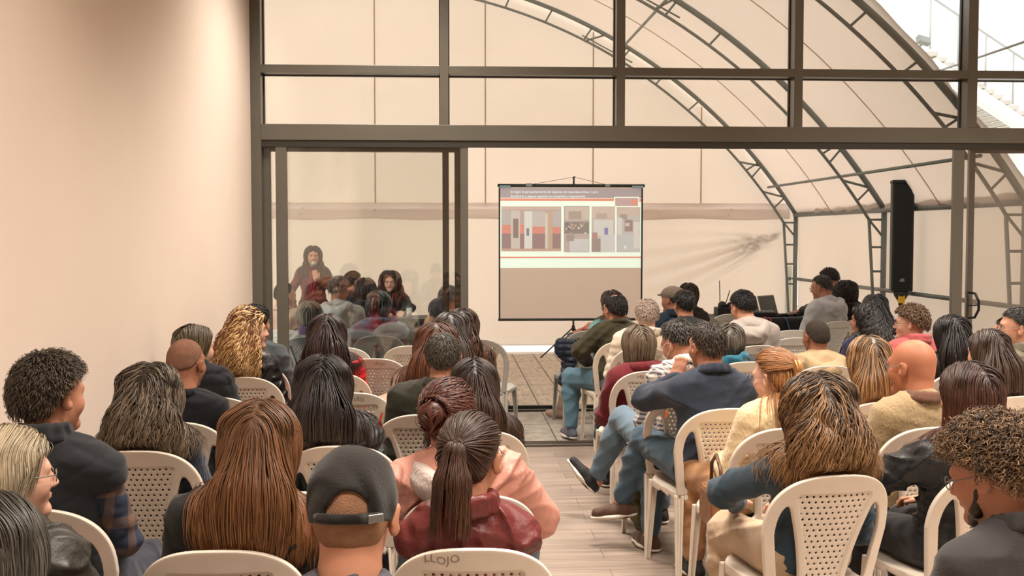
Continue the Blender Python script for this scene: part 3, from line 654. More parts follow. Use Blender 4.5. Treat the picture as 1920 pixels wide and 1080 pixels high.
# ------------------------------------------------------------ people
def rotm(yaw=0, pitch=0, roll=0):
    y, p, r = map(math.radians, (yaw, pitch, roll))
    Rz = np.array([[math.cos(y), -math.sin(y), 0], [math.sin(y), math.cos(y), 0], [0, 0, 1]])
    Rx = np.array([[1, 0, 0], [0, math.cos(-p), -math.sin(-p)], [0, math.sin(-p), math.cos(-p)]])
    Ry = np.array([[math.cos(r), 0, math.sin(r)], [0, 1, 0], [-math.sin(r), 0, math.cos(r)]])
    return Rz@Rx@Ry
def mat_skin(c_): return mat('skin_%d_%d_%d' % c_, c_, .52, .35, bump=.05, bs=160, var=.05, vs=14)
SK = {'a': (206, 152, 124), 'b': (190, 134, 106), 'c': (170, 116, 90), 'd': (142, 96, 72), 'p': (216, 168, 144)}
def mat_hair(cs, rough=.42):
    """cs: root colour, body colour, tip/streak colour, grey share"""
    name = 'hair_'+'_'.join('%02x%02x%02x' % c_ for c_ in cs)
    if name in MATS: return MATS[name]
    m = bpy.data.materials.new(name); m.use_nodes = True; nt = m.node_tree; N = nt.nodes; L = nt.links; b = N['Principled BSDF']
    hv = N.new('ShaderNodeAttribute'); hv.attribute_name = 'hv'; ht = N.new('ShaderNodeAttribute'); ht.attribute_name = 'ht'
    r = N.new('ShaderNodeValToRGB'); E_ = r.color_ramp.elements; E_[0].position = 0; E_[0].color = (*lin(cs[0]), 1); E_[1].position = .45; E_[1].color = (*lin(cs[1]), 1)
    x = E_.new(1); x.color = (*lin(cs[2]), 1); L.new(ht.outputs['Fac'], r.inputs[0])
    r2 = N.new('ShaderNodeValToRGB'); F_ = r2.color_ramp.elements; F_[0].position = 0; F_[0].color = (.38, .38, .38, 1); F_[1].position = 1; F_[1].color = (1.35, 1.3, 1.24, 1)
    L.new(hv.outputs['Fac'], r2.inputs[0]); mu = N.new('ShaderNodeMixRGB'); mu.blend_type = 'MULTIPLY'; mu.inputs[0].default_value = 1
    L.new(r.outputs[0], mu.inputs[1]); L.new(r2.outputs[0], mu.inputs[2]); src = mu.outputs[0]
    if len(cs) > 3:
        gt = N.new('ShaderNodeMath'); gt.operation = 'GREATER_THAN'; gt.inputs[1].default_value = .62; L.new(hv.outputs['Fac'], gt.inputs[0])
        mx = N.new('ShaderNodeMixRGB'); L.new(gt.outputs[0], mx.inputs[0]); L.new(src, mx.inputs[1]); mx.inputs[2].default_value = (*lin(cs[3]), 1); src = mx.outputs[0]
    L.new(src, b.inputs['Base Color']); b.inputs['Roughness'].default_value = rough; b.inputs['Specular IOR Level'].default_value = .5
    MATS[name] = m; return m
def wrinkle(m, st, sc):
    N = m.node_tree.nodes; L = m.node_tree.links; b = N['Principled BSDF']; old = b.inputs['Normal'].links[0].from_node if b.inputs['Normal'].links else None
    tc = N.new('ShaderNodeTexCoord'); mp = N.new('ShaderNodeMapping'); mp.inputs['Scale'].default_value = (1, 1, .7); mp.inputs['Rotation'].default_value = (.3, .5, 0); L.new(tc.outputs['Object'], mp.inputs[0])
    n = N.new('ShaderNodeTexNoise'); n.noise_type = 'RIDGED_MULTIFRACTAL'; n.inputs['Scale'].default_value = sc; n.inputs['Detail'].default_value = 2.5; n.inputs['Distortion'].default_value = 1.2; L.new(mp.outputs[0], n.inputs['Vector'])
    bp = N.new('ShaderNodeBump'); bp.inputs['Strength'].default_value = st; bp.inputs['Distance'].default_value = .04; L.new(n.outputs[0], bp.inputs['Height'])
    if old: L.new(old.outputs[0], bp.inputs['Normal'])
    L.new(bp.outputs[0], b.inputs['Normal']); return m
def mat_cloth(name, col, kind='plain', col2=None, rough=.85):
    key = 'cloth_%s_%s_%s' % (kind, '%d_%d_%d' % col, '%d_%d_%d' % col2 if col2 else '')
    if key in MATS: return MATS[key]
    if kind == 'plain': return wrinkle(mat(key, col, rough, .25, bump=.25, bs=220, var=.08, vs=4, sheen=.15), .8, 6)
    if kind == 'leather': return wrinkle(mat(key, col, .42, .5, bump=.3, bs=60, var=.08, vs=6), 1, 9)
    if kind == 'satin': return wrinkle(mat(key, col, .55, .4, bump=.2, bs=120, var=.06, vs=5), 1, 7)
    if kind == 'knit': return mat(key, col, .9, .2, bump=.8, bs=130, var=.06, vs=10, sheen=.3, stretch=(1, 1, .35))
    m = mat(key, col, rough, .25); N = m.node_tree.nodes; L = m.node_tree.links; b = N['Principled BSDF']; tc = N.new('ShaderNodeTexCoord')
    sp = N.new('ShaderNodeSeparateXYZ'); L.new(tc.outputs['Object'], sp.inputs[0])
    def stripe(sock, per, duty):
        a = N.new('ShaderNodeMath'); a.operation = 'MULTIPLY'; a.inputs[1].default_value = 1/per; L.new(sock, a.inputs[0])
        f = N.new('ShaderNodeMath'); f.operation = 'FRACT'; L.new(a.outputs[0], f.inputs[0])
        g = N.new('ShaderNodeMath'); g.operation = 'LESS_THAN'; g.inputs[1].default_value = duty; L.new(f.outputs[0], g.inputs[0]); return g.outputs[0]
    per, duty = (.026, .5) if kind == 'check' else (.11, .35) if kind == 'plaid' else (.03, .5)
    s1 = stripe(sp.outputs['Z'], per, duty); ax = N.new('ShaderNodeMath'); ax.operation = 'ADD'; L.new(sp.outputs['X'], ax.inputs[0]); L.new(sp.outputs['Y'], ax.inputs[1])
    s2 = stripe(ax.outputs[0], per, duty); ad = N.new('ShaderNodeMath'); ad.operation = 'ADD'; L.new(s1, ad.inputs[0])
    if kind == 'stripe': ad.inputs[1].default_value = 0
    else: L.new(s2, ad.inputs[1])
    hv = N.new('ShaderNodeMath'); hv.operation = 'MULTIPLY'; hv.inputs[1].default_value = .5 if kind != 'stripe' else 1; L.new(ad.outputs[0], hv.inputs[0])
    mx = N.new('ShaderNodeMixRGB'); L.new(hv.outputs[0], mx.inputs[0]); mx.inputs[1].default_value = (*lin(col), 1); mx.inputs[2].default_value = (*lin(col2), 1)
    L.new(mx.outputs[0], b.inputs['Base Color']); return m

def head_prims(T, s, nose=1.0):
    """T(v): head frame -> body frame"""
    R = T.R
    def E(c_, r, Rl=None, k=.02, op='u'): return e(T(c_), np.array(r)*s, R if Rl is None else R@Rl, k*s, op)
    def Cn(a, b, ra, rb, k=.02): return c(T(a), T(b), ra*s, rb*s, k*s)
    L_ = [E((0, -.014, .032), (.076, .096, .086)), E((0, .028, -.02), (.062, .066, .086), k=.03), Cn((0, .02, -.058), (0, .066, -.098), .050, .024, .03),
          E((.036, .056, -.028), (.028, .028, .03)), E((-.036, .056, -.028), (.028, .028, .03)),
          Cn((-.036, .076, .024), (.036, .076, .024), .014, .014, .02),
          e(T((.031, .096, .004)), np.array((.015, .012, .010))*s, R, .012, 's'), e(T((-.031, .096, .004)), np.array((.015, .012, .010))*s, R, .012, 's'),
          Cn((0, .088, .012), (0, .108, -.026), .007*nose, .012*nose, .010), E((.011, .098, -.031), (.009, .010, .007), k=.006), E((-.011, .098, -.031), (.009, .010, .007), k=.006),
          E((0, .0895, -.054), (.023, .010, .005), k=.006), E((0, .0885, -.063), (.020, .010, .006), k=.006),
          E((0, .082, -.098), (.018, .014, .014), k=.02),
          Cn((0, -.046, -.03), (0, -.034, -.09), .052, .050, .03)]
    for q in (-1, 1):
        Rl = rotm(q*-24, 0, q*10)
        L_ += [e(T((q*.084, -.014, -.004)), np.array((.0075, .019, .033))*s, R@Rl, .008*s), e(T((q*.082, -.006, -.020)), np.array((.008, .012, .016))*s, R@Rl, .008*s),
               e(T((q*.094, -.004, .0)), np.array((.006, .010, .018))*s, R@Rl, .006*s, 's')]
    return L_
class Frame:
    def __init__(s, o, R, sc): s.o = np.asarray(o, float); s.R = R; s.s = sc
    def __call__(s, v): return s.o+s.R@(np.asarray(v, float)*s.s)
    def inv(s, p): return (p-s.o)@s.R/s.s
def hand_prims(w, d, n, side, s=1.0, curl=.45, spread=.25):
    """w wrist, d pointing direction, n palm-back normal (away from the palm)"""
    d = np.asarray(d, float); d /= np.linalg.norm(d); n = np.asarray(n, float); n = n-d*(n@d); n /= np.linalg.norm(n); t = np.cross(d, n)*side  # t points to the thumb side
    w = np.asarray(w, float); L_ = []
    L_.append(c(w, w+d*.02*s, .024*s, .026*s, .02, (n, .7)))
    L_.append(c(w+d*.035*s+t*.012*s, w+d*.072*s+t*.016*s, .026*s, .022*s, .02, (n, .5)))
    L_.append(c(w+d*.035*s-t*.012*s, w+d*.068*s-t*.018*s, .026*s, .020*s, .02, (n, .5)))
    for q, (off, ln) in enumerate(((.027, .072), (.009, .080), (-.009, .074), (-.026, .058))):
        b = w+d*.085*s+t*off*s; fd = d+t*(off*6*spread)-n*.15; fd /= np.linalg.norm(fd)
        m = b+fd*ln*.48*s; f2_ = fd*math.cos(curl*1.3)-n*math.sin(curl*1.3); m2 = m+f2_*ln*.30*s; f3 = fd*math.cos(curl*2.3)-n*math.sin(curl*2.3); e2 = m2+f3*ln*.24*s
        r = .0092*s; L_ += [c(b-fd*.02*s, m, r*1.06, r, .006), c(m, m2, r, r*.92, .004), c(m2, e2, r*.92, r*.8, .004)]
    b = w+d*.028*s+t*.026*s; td = d*.75+t*.62-n*.25; td /= np.linalg.norm(td); m = b+td*.036*s; m2 = m+(td*.75+d*.6-n*.1)/1.3*.030*s
    L_ += [c(b, m, .0135*s, .0105*s, .008), c(m, m2, .0105*s, .009*s, .005)]
    return L_

def pt_at(p, T): return p
def person(name, px, py, Y, hair, cols, top, skin='b', rz=0, hyaw=0, hpitch=0, hroll=0, hy=None, s=1.0, sw=1.0, bulk=1.0, arms=None, legs=None, pants=(52, 56, 66), shoes=(40, 38, 38),
           glasses=0, face=0, stand=False, ch='cream', chlab=None, extra=None, hx=0.0, lx=0.0, hw=1.0, hands='lap', fine=None, dist=0, ear=0, seat=True, group='people seated in the audience', barefoot=False, mask=0, beard=0, cush=0.0):
    """px,py: crown of the head in the photograph, Y: its distance; lx: the hips sit this far beside the head"""
    if s < .98: sw *= .93
    top_pt = P(px, py, Y); zt = float(top_pt[2]); hh = dict(long=.020, wavy=.024, short=.012, bob=.022, curly=.040, bald=0.0, fringe=.0, pony=.012, bun=.014, clip=.016, cap=.028, thick=.03).get(hair[0], .015)
    ca, sa = math.cos(math.radians(rz)), math.sin(math.radians(rz))
    R_h = rotm(hyaw, hpitch, hroll); Hup = .118*s*hw+hh
    topdir = R_h@np.array([0, -.0, 1.0]); 
    H = np.array([hx, 0, zt])-topdir*Hup; 
    hips_z = (.555 if not stand else .93*s)+cush
    if hy is None: hy = -.125 if not stand else .0
    H[1] = hy
    gz = -.006 if Y > 10.9 else (-.012 if Y > YF+.1 else 0)
    H[2] -= gz
    root_y = Y-(ca*(H[1]+topdir[1]*0)+sa*H[0]); root_x = float(top_pt[0])-(ca*H[0]-sa*H[1])
    root = empty('person', (root_x+lx, root_y, gz), math.radians(rz)); tag(root, name, 'person', None)
    H[0] -= 0; HX = -lx*ca
    if lx: H[0] += HX; H[1] += lx*sa
    T = Frame(H, R_h, s*hw)
    pel = np.array([0, -.075 if not stand else 0, hips_z]); neckb = T((0, -.045, -.105))+np.array([0, -.015, -.035*s])
    if not stand: neckb[0] *= .8
    up = neckb-pel; Lt = np.linalg.norm(up); up /= Lt
    rg = np.array([1.0, 0, 0]); rg = rg-up*(rg@up); rg /= np.linalg.norm(rg); fw = np.cross(up, rg); fw = -fw if fw[1] < 0 else fw
    z_ = Lt/.50
    def t(x, y, z): return pel+rg*x*s*sw+fw*y*s+up*(z*z_)
    RM = np.stack([rg, fw, up], -1)
    def torso(g=0.0, b=bulk):
        return [e(t(0, .0, .01), ((.156*s*b+g), .114*s*b+g, .115*z_+g), RM, .06), e(t(0, .012, .16), (.142*s*b+g, .110*s*b+g, .15*z_+g), RM, .06), e(t(0, .0, .32), (.150*s*sw+g, .104*s+g, .15*z_+g), RM, .05),
                c(t(-.11, -.008, .425), t(.11, -.008, .425), .058*s+g, None, .05), c(t(-.07, -.012, .465), t(.07, -.012, .465), .052*s+g, None, .05)]
    def neck(g=0.0): return [c(t(0, -.01, .46), neckb+(T((0, -.03, -.06))-neckb)*.4, .058*s+g, .050*s+g, .04), c(neckb, T((0, -.022, -.05)), .050*s+g, .048*s+g, .03)]
    # arms
    A = {}
    for sd in (-1, 1):
        sh = t(.160*sd, -.005, .418)
        if stand: el = sh+np.array([.07*sd, -.02, -.27*s]); wr = el+np.array([-.02*sd, .10, -.22*s])
        else: el = np.array([sh[0]*1.0+.055*sd, sh[1]+.09, sh[2]-.265*s]); wr = np.array([.085*sd+lx*0, .20, .635])
        A[sd] = [sh, el, wr, np.array([-.35*sd, .85, -.12]), np.array([0.1*sd, .1, 1.0]), .5]
    for sd, v in (arms or {}).items():
        for q, w_ in enumerate(v):
            if w_ is not None: A[sd][q+1] = np.asarray(w_, float) if q < 4 else w_
    Lg = {}
    for sd in (-1, 1):
        if stand: Lg[sd] = [pel+np.array([.09*sd, 0, -.02]), np.array([.10*sd, .03, .48*s]), np.array([.10*sd, -.01, .09]), np.array([0, 1, 0])]
        else: Lg[sd] = [pel+np.array([.09*sd, .02, -.025]), np.array([.115*sd, .40*s+.0, .50]), np.array([.115*sd, .40*s+.03, .10]), np.array([.1*sd, 1, 0])]
    for sd, v in (legs or {}).items():
        for q, w_ in enumerate(v):
            if w_ is not None and q < 3: Lg[sd][q+1] = np.asarray(w_, float)
    def arm(sd, g=0.0, upto=1.0):
        sh, el, wr = A[sd][:3]; return [c(sh, el, .052*s+g, .041*s+g, .035), c(el, el+(wr-el)*upto, .041*s+g, .029*s+g*.9, .02)]
    def leg(sd, g=0.0, upto=1.0):
        hp, kn, an = Lg[sd][:3]; return [c(hp, kn, .082*s+g, .058*s+g, .04), c(kn, kn+(an-kn)*.35, .056*s+g, .056*s+g, .03), c(kn+(an-kn)*.3, kn+(an-kn)*upto, .056*s+g, .040*s+g*.8, .03)]
    far = Y > 9; near = Y < 5
    f_ = fine or (.0055 if near else (.0065 if Y < 8 else .0075)); hs = .017 if far else .014
    # body
    pr = torso(-.006)+neck()+head_prims(T, s*hw)
    for sd in (-1, 1):
        pr += arm(sd)+leg(sd)+hand_prims(A[sd][2], A[sd][3], A[sd][4], -sd, s*.96, A[sd][5])
        an, fd = Lg[sd][2], Lg[sd][3]; fd = fd/np.linalg.norm(fd)
        pr += [c(an, an+np.array([0, 0, -.045])+fd*.02, .036*s, .036*s, .02), c(an+np.array([0, 0, -.055]), an+np.array([0, 0, -.065])+fd*.13*s, .034*s, .026*s, .02)]
    hb = [(H[q]-.13, H[q]+.13, f_) for q in range(3)]; fx = [hb[0]]; fy = [hb[1]]; fz = [(H[2]-.135, H[2]+.135, f_)]
    hands_fine = (not far or fine)
    if hands_fine:
        for sd in (-1, 1):
            w_, d_ = A[sd][2], A[sd][3]/np.linalg.norm(A[sd][3]); a_ = np.minimum(w_, w_+d_*.18)-.045; b_ = np.maximum(w_, w_+d_*.18)+.045
            fx.append((a_[0], b_[0], .0068)); fy.append((a_[1], b_[1], .0068)); fz.append((a_[2], b_[2], .0068))
    me, _ = sdf_mesh('body', pr, hs, fx=fx, fy=fy, fz=fz)
    link('body', me, root, mat_skin(SK[skin] if isinstance(skin, str) else skin))
    # top garment
    kind = top.get('kind', 'plain'); g = top.get('g', .014); col = top['col']; M_ = mat_cloth('t', col, kind, top.get('col2')); sleeve = top.get('sleeve', .97); ph = rng.uniform(0, 6)
    tp = torso(g)+[c(t(0, -.01, .46), t(0, -.01, .50), .060*s+g, .052*s+g*.8, .03)]
    vest = top.get('vest')
    if not vest:
        for sd in (-1, 1): tp += arm(sd, g, sleeve)
    else:
        for sd in (-1, 1): tp += [c(t(.14*sd, -.005, .425), t(.18*sd, -.005, .405), .056*s+g, .050*s+g, .03)]
    hem = top.get('hem', 0)
    if hem: tp += [e(t(0, .02, -.03), (.175*s+g, .15*s, .12), RM, .05)]
    quilt = top.get('quilt')
    def fold(F, X, Y_, Z):
        w1 = 2.4*np.sin(8*X+5*Z+ph)+1.8*np.sin(11*Y_-7*Z+2*ph); w2 = 2.2*np.sin(9*Z-6*X+2*ph)+1.6*np.sin(10*Y_+5*X+ph)
        r1 = 1-np.abs(np.sin(.5*(62*(.55*X+.8*Z)+w1*1.6))); r2 = 1-np.abs(np.sin(.5*(70*(.6*Z-.7*X+.3*Y_)+w2*1.8))); r3 = 1-np.abs(np.sin(.5*(105*(.9*Z+.25*X*np.sin(ph))+w1+w2)))
        m1 = np.clip(.5+.8*np.sin(7*X+6*Z+9*Y_+ph), 0, 1); m2 = np.clip(.5+.8*np.sin(-8*X+5*Z+6*Y_+2*ph), 0, 1)
        a = .0125*m1*r1**1.6+.0115*m2*r2**1.6+.005*(1-m1*.5)*r3**1.5-.006
        if kind == 'leather': a = a*1.15
        if kind == 'knit': a = a*.55
        if quilt == 'puff': a = a*.5-.0085*(1-np.abs(np.sin(math.pi*Z/.062))**.5)+.004
        if quilt == 'diamond': a = a*.4-.006*(1-np.minimum(np.abs(np.sin(math.pi*(Z+.6*X)/.075)), np.abs(np.sin(math.pi*(Z-.6*X)/.075)))**.45)
        return F-a
    me, _ = sdf_mesh('jacket', tp, .007 if Y < 4.3 else .009 if Y < 7 else .012, fold if not far else fold)
    nm = top.get('name', 'jacket'); jk = link(nm, me, root, M_)
    if vest:
        for sd in (-1, 1):
            ap = arm(sd, .012, sleeve); me, _ = sdf_mesh('sleeve', ap, .008, fold); q = link('sleeve', me, root, mat_cloth('t', vest, top.get('vkind', 'plain'), top.get('vcol2')))
    def torus_pts(r, y0, z0, n=16, tilt=.35, ry=None):
        cpt = t(0, -.006, .520)
        return [cpt+rg*r*math.cos(a)+fw*((ry or r)*math.sin(a)+y0)+up*(z0+tilt*-(math.sin(a))*r) for a in np.linspace(0, 2*math.pi, n+1)]
    coll = top.get('collar', 'crew'); ccol = top.get('ccol', col); MC = mat_cloth('t', ccol, top.get('ckind', 'plain' if kind in ('knit', 'check', 'plaid') else kind), top.get('col2'))
    if coll in ('shirt', 'high', 'crew'):
        rr_, hh_, w_ = {'crew': (.070*s+g*.5, .012, .012), 'shirt': (.066*s+g*.6, .026, .012), 'high': (.072*s+g*.7, .038, .017)}[coll]
        cp = []; lo_ = torus_pts(rr_, 0, 0, 14); hi_ = torus_pts(rr_*.93, 0, hh_, 14); md_ = torus_pts(rr_*.96, 0, hh_*.5, 14)
        for a, b in zip(md_, md_[1:]): cp.append(c(a, b, w_*.75, None, .015))
        for a, b in zip(lo_, lo_[1:]): cp.append(c(a, b, w_*.9, None, .01))
        for a, b in zip(hi_, hi_[1:]): cp.append(c(a, b, w_*.62, None, .015))
        if coll == 'shirt':
            for q_ in (.25, .5, .75, 1):
                fl = torus_pts(rr_*(.93+.22*q_), 0, hh_*(1-q_*1.15), 14)
                for a, b in zip(fl, fl[1:]): cp.append(c(a, b, w_*.6, None, .012))
        me, _ = sdf_mesh('collar', cp, .0065 if near else .009); link('collar', me, root, MC)
    if coll == 'hood' or top.get('hood'):
        hcol = top.get('hcol', col); b0 = t(0, -.100, .492)
        cp = []; N_ = 14
        for i in range(N_):
            a0, a1 = [math.pi*(.06+.88*(1-v)) for v in (i/N_, (i+1)/N_)]
            f_pt = lambda a: t(0, -.01, .505)+rg*(.112*s)*math.cos(a)-fw*.118*math.sin(a)*1.1+up*(.015-.050*math.sin(a))
            cp.append(c(f_pt(a0), f_pt(a1), .025+.018*math.sin(a0), .025+.018*math.sin(a1), .03))
        cp += [e(b0-up*.055, (.118*s, .052, .078), RM, .035), c(t(-.06, -.12, .47), t(0, -.135, .415), .02, .022, .03), c(t(.06, -.12, .47), t(0, -.135, .415), .02, .022, .03),
               e(b0+up*.035+fw*.02, (.052, .03, .028), RM, .03, 's')]
        me, _ = sdf_mesh('hood', cp, .0075 if near else .0095, lambda F, X, Y_, Z: F-.003*np.sin(60*X+30*Z+2*np.sin(40*Z))); link('hood', me, root, mat_cloth('t', hcol, top.get('hkind', kind if kind != 'check' else 'plain')))
    if coll == 'scarf':
        cp = []
        for q in range(3):
            L__ = torus_pts(.078*s+.006*q, .0, -.01+.026*q, 14, .3)
            for a, b in zip(L__, L__[1:]): cp.append(c(a, b, .026-.003*q, None, .02))
        me, _ = sdf_mesh('scarf', cp, .008, lambda F, X, Y_, Z: F-.004*np.sin(90*Z+50*X)); link('scarf', me, root, mat_cloth('t', top['ccol'], 'knit'))
    # trousers and shoes
    tr = [e(pel+np.array([0, .01, -.0]), (.168*s*bulk, .125*s*bulk, .105), None, .05)]
    for sd in (-1, 1): tr += leg(sd, .019, .95)
    me, _ = sdf_mesh('trousers', tr, .010 if Y < 7 else .013 if not far else .017, lambda F, X, Y_, Z: F+.004-.009*(1-np.abs(np.sin(.5*(74*(Z*.8+.45*X+.3*Y_)+3*np.sin(9*X+7*Y_)+2*np.sin(13*Z)))))**1.5*np.clip(.5+.7*np.sin(9*Z+8*Y_+ph), 0, 1)-.006*(1-np.abs(np.sin(.5*(90*(.7*Z-.6*X)+3*np.sin(10*Y_+6*Z)))))**1.5); link('trousers', me, root, mat_cloth('t', pants, 'plain'))
    for sd in (-1, 1):
        an, fd = Lg[sd][2], np.array(Lg[sd][3], float); fd /= np.linalg.norm(fd); dn = np.array([0, 0, -1.0]) if abs(fd[2]) < .3 else None
        if dn is None or (legs and sd in legs and len(legs[sd]) > 3):
            dn = np.asarray(legs[sd][3], float) if legs and sd in legs and len(legs[sd]) > 3 else np.array([0, 0, -1.0])
            dn = dn-fd*(dn@fd); dn /= np.linalg.norm(dn)
        so = min(.062, max(.03, an[2]-.036)) if abs(dn[2]) > .95 else .062
        b_ = an+dn*so; fp = [c(b_-fd*.045, b_+fd*.06, .036, .038, .03), c(b_+fd*.06, b_+fd*.15*s, .038, .030, .03), c(an-dn*.01, b_, .042, .038, .03)]
        me, V_ = sdf_mesh('shoe', fp, .0085 if not far else .012); sc_ = shoes
        o = link('shoe', me, root, mat_cloth('t', sc_, 'plain', rough=.6))
        sd_pr = [c(b_+dn*.022-fd*.045, b_+dn*.022+fd*.06, .037, .041, .02, (dn, .35)), c(b_+dn*.022+fd*.06, b_+dn*.020+fd*.155*s, .041, .032, .02, (dn, .35))]
        if not far or barefoot:
            me, _ = sdf_mesh('sole', sd_pr, .007); link('sole', me, o, mat('sole_white', (225, 215, 200), .6) if top.get('wsole', 1) else mat('sole_dark', (40, 36, 34), .6))
    # hair
    build_hair(root, T, hair, cols, tp, t, up, fw, rg, Y, s*hw, z_)
    # face details
    if face or glasses or beard:
        if face:
            for q in (-1, 1):
                ey = MB().ball((0, 0, 0), .0125*s, 14).build('eye', mat('eye_white', (232, 226, 220), .25, .5), root); ey.location = T((q*.031, .0800, .003)); ey.rotation_euler = Matrix(R_h.tolist()).to_euler()
                MB().ball((0, .0075*s, 0), .0062*s, 10).build('iris', mat('iris_brown', (60, 38, 26), .2, .6), ey)
                MB().tube([T((q*.014, .099, .021)), T((q*.03, .102, .027)), T((q*.048, .089, .022))], [.002*s, .0032*s, .0014*s], 6).build('eyebrow', mat_hair(cols), root)
                MB().tube([T((q*.017, .0905, .007)), T((q*.031, .0935, .0125)), T((q*.045, .086, .006))], .0026*s, 5).build('eyelid', mat_skin(SK['d']), root)
            lp = [e(T((0, .0965, -.054)), np.array((.022, .006, .0045))*s, R_h, .004), e(T((0, .0960, -.0615)), np.array((.019, .006, .0055))*s, R_h, .004)]
            me, _ = sdf_mesh('lips', lp, .0028); link('lips', me, root, mat('lips', (170, 82, 76), .45, .5))
    if glasses:
        gm = mat('glasses_frame', (30, 28, 28) if glasses != 2 else (120, 112, 108), .3, .6); mb = MB()
        for q in (-1, 1):
            mb.tube([T((q*.033+.021*math.cos(a), .112-.012*abs(.033+.021*math.cos(a)*q)/.05, .0+.017*math.sin(a))) for a in np.linspace(0, 2*math.pi, 15)], .0016*s, 5)
            mb.tube([T((q*.055, .098, .005)), T((q*.078, .06, .008)), T((q*.086, -.005, .012)), T((q*.086, -.022, -.006))], .0018*s, 5)
        mb.tube([T((-.012, .112, .004)), T((.012, .112, .004))], .0018*s, 5); mb.build('glasses', gm, root)
    if beard:
        bp_ = [c(T((-.060, .018, -.022)), T((-.046, .040, -.078)), .009*s, .014*s, .02), c(T((.060, .018, -.022)), T((.046, .040, -.078)), .009*s, .014*s, .02), c(T((-.046, .040, -.078)), T((0, .072, -.100)), .014*s, .019*s, .02), c(T((.046, .040, -.078)), T((0, .072, -.100)), .014*s, .019*s, .02)]
        me, _ = sdf_mesh('beard', bp_, .005, lambda F, X, Y_, Z: F-.0022*np.sin(300*X)*np.sin(280*Z+200*Y_)); me.attributes.new('hv', 'FLOAT', 'POINT').data.foreach_set('value', rng.uniform(0, .6, len(me.vertices)).astype(np.float32)); link('beard', me, root, mat_hair(cols))
    if ear:
        for q in (-1, 1): MB().ball(T((q*.090, -.006, -.046)), .006*s, 8).build('earring', mat('gold', (220, 170, 80), .25, .6, metal=.9), root)
    if mask:
        for q in (-1, 1): MB().tube([T((q*.05, .09, -.02)), T((q*.08, .05, .0)), T((q*.092, -.0, .012)), T((q*.092, -.024, -.0)), T((q*.085, -.01, -.03)), T((q*.06, .06, -.06))], .0016*s, 5).build('mask_loop', mat('mask_white', (236, 234, 230), .7), root)
        me, _ = sdf_mesh('face_mask', [e(T((0, .078, -.052)), np.array((.052, .038, .044))*s, R_h, .01)], .005); link('face_mask', me, root, MATS['mask_white'])
    if extra: extra(root, T, t, A, Lg, s)
    if seat and not stand:
        chair(root_x+lx, root_y, math.radians(rz), chlab or ('%s plastic chair under the %s' % ({'cream': 'cream', 'white': 'white', 'grey': 'grey slatted'}[ch], short(name))), 'plastic chairs set out in rows', ch)
    return root
def short(n):
    return n if len(n.split()) <= 11 else ' '.join(n.split()[:11])

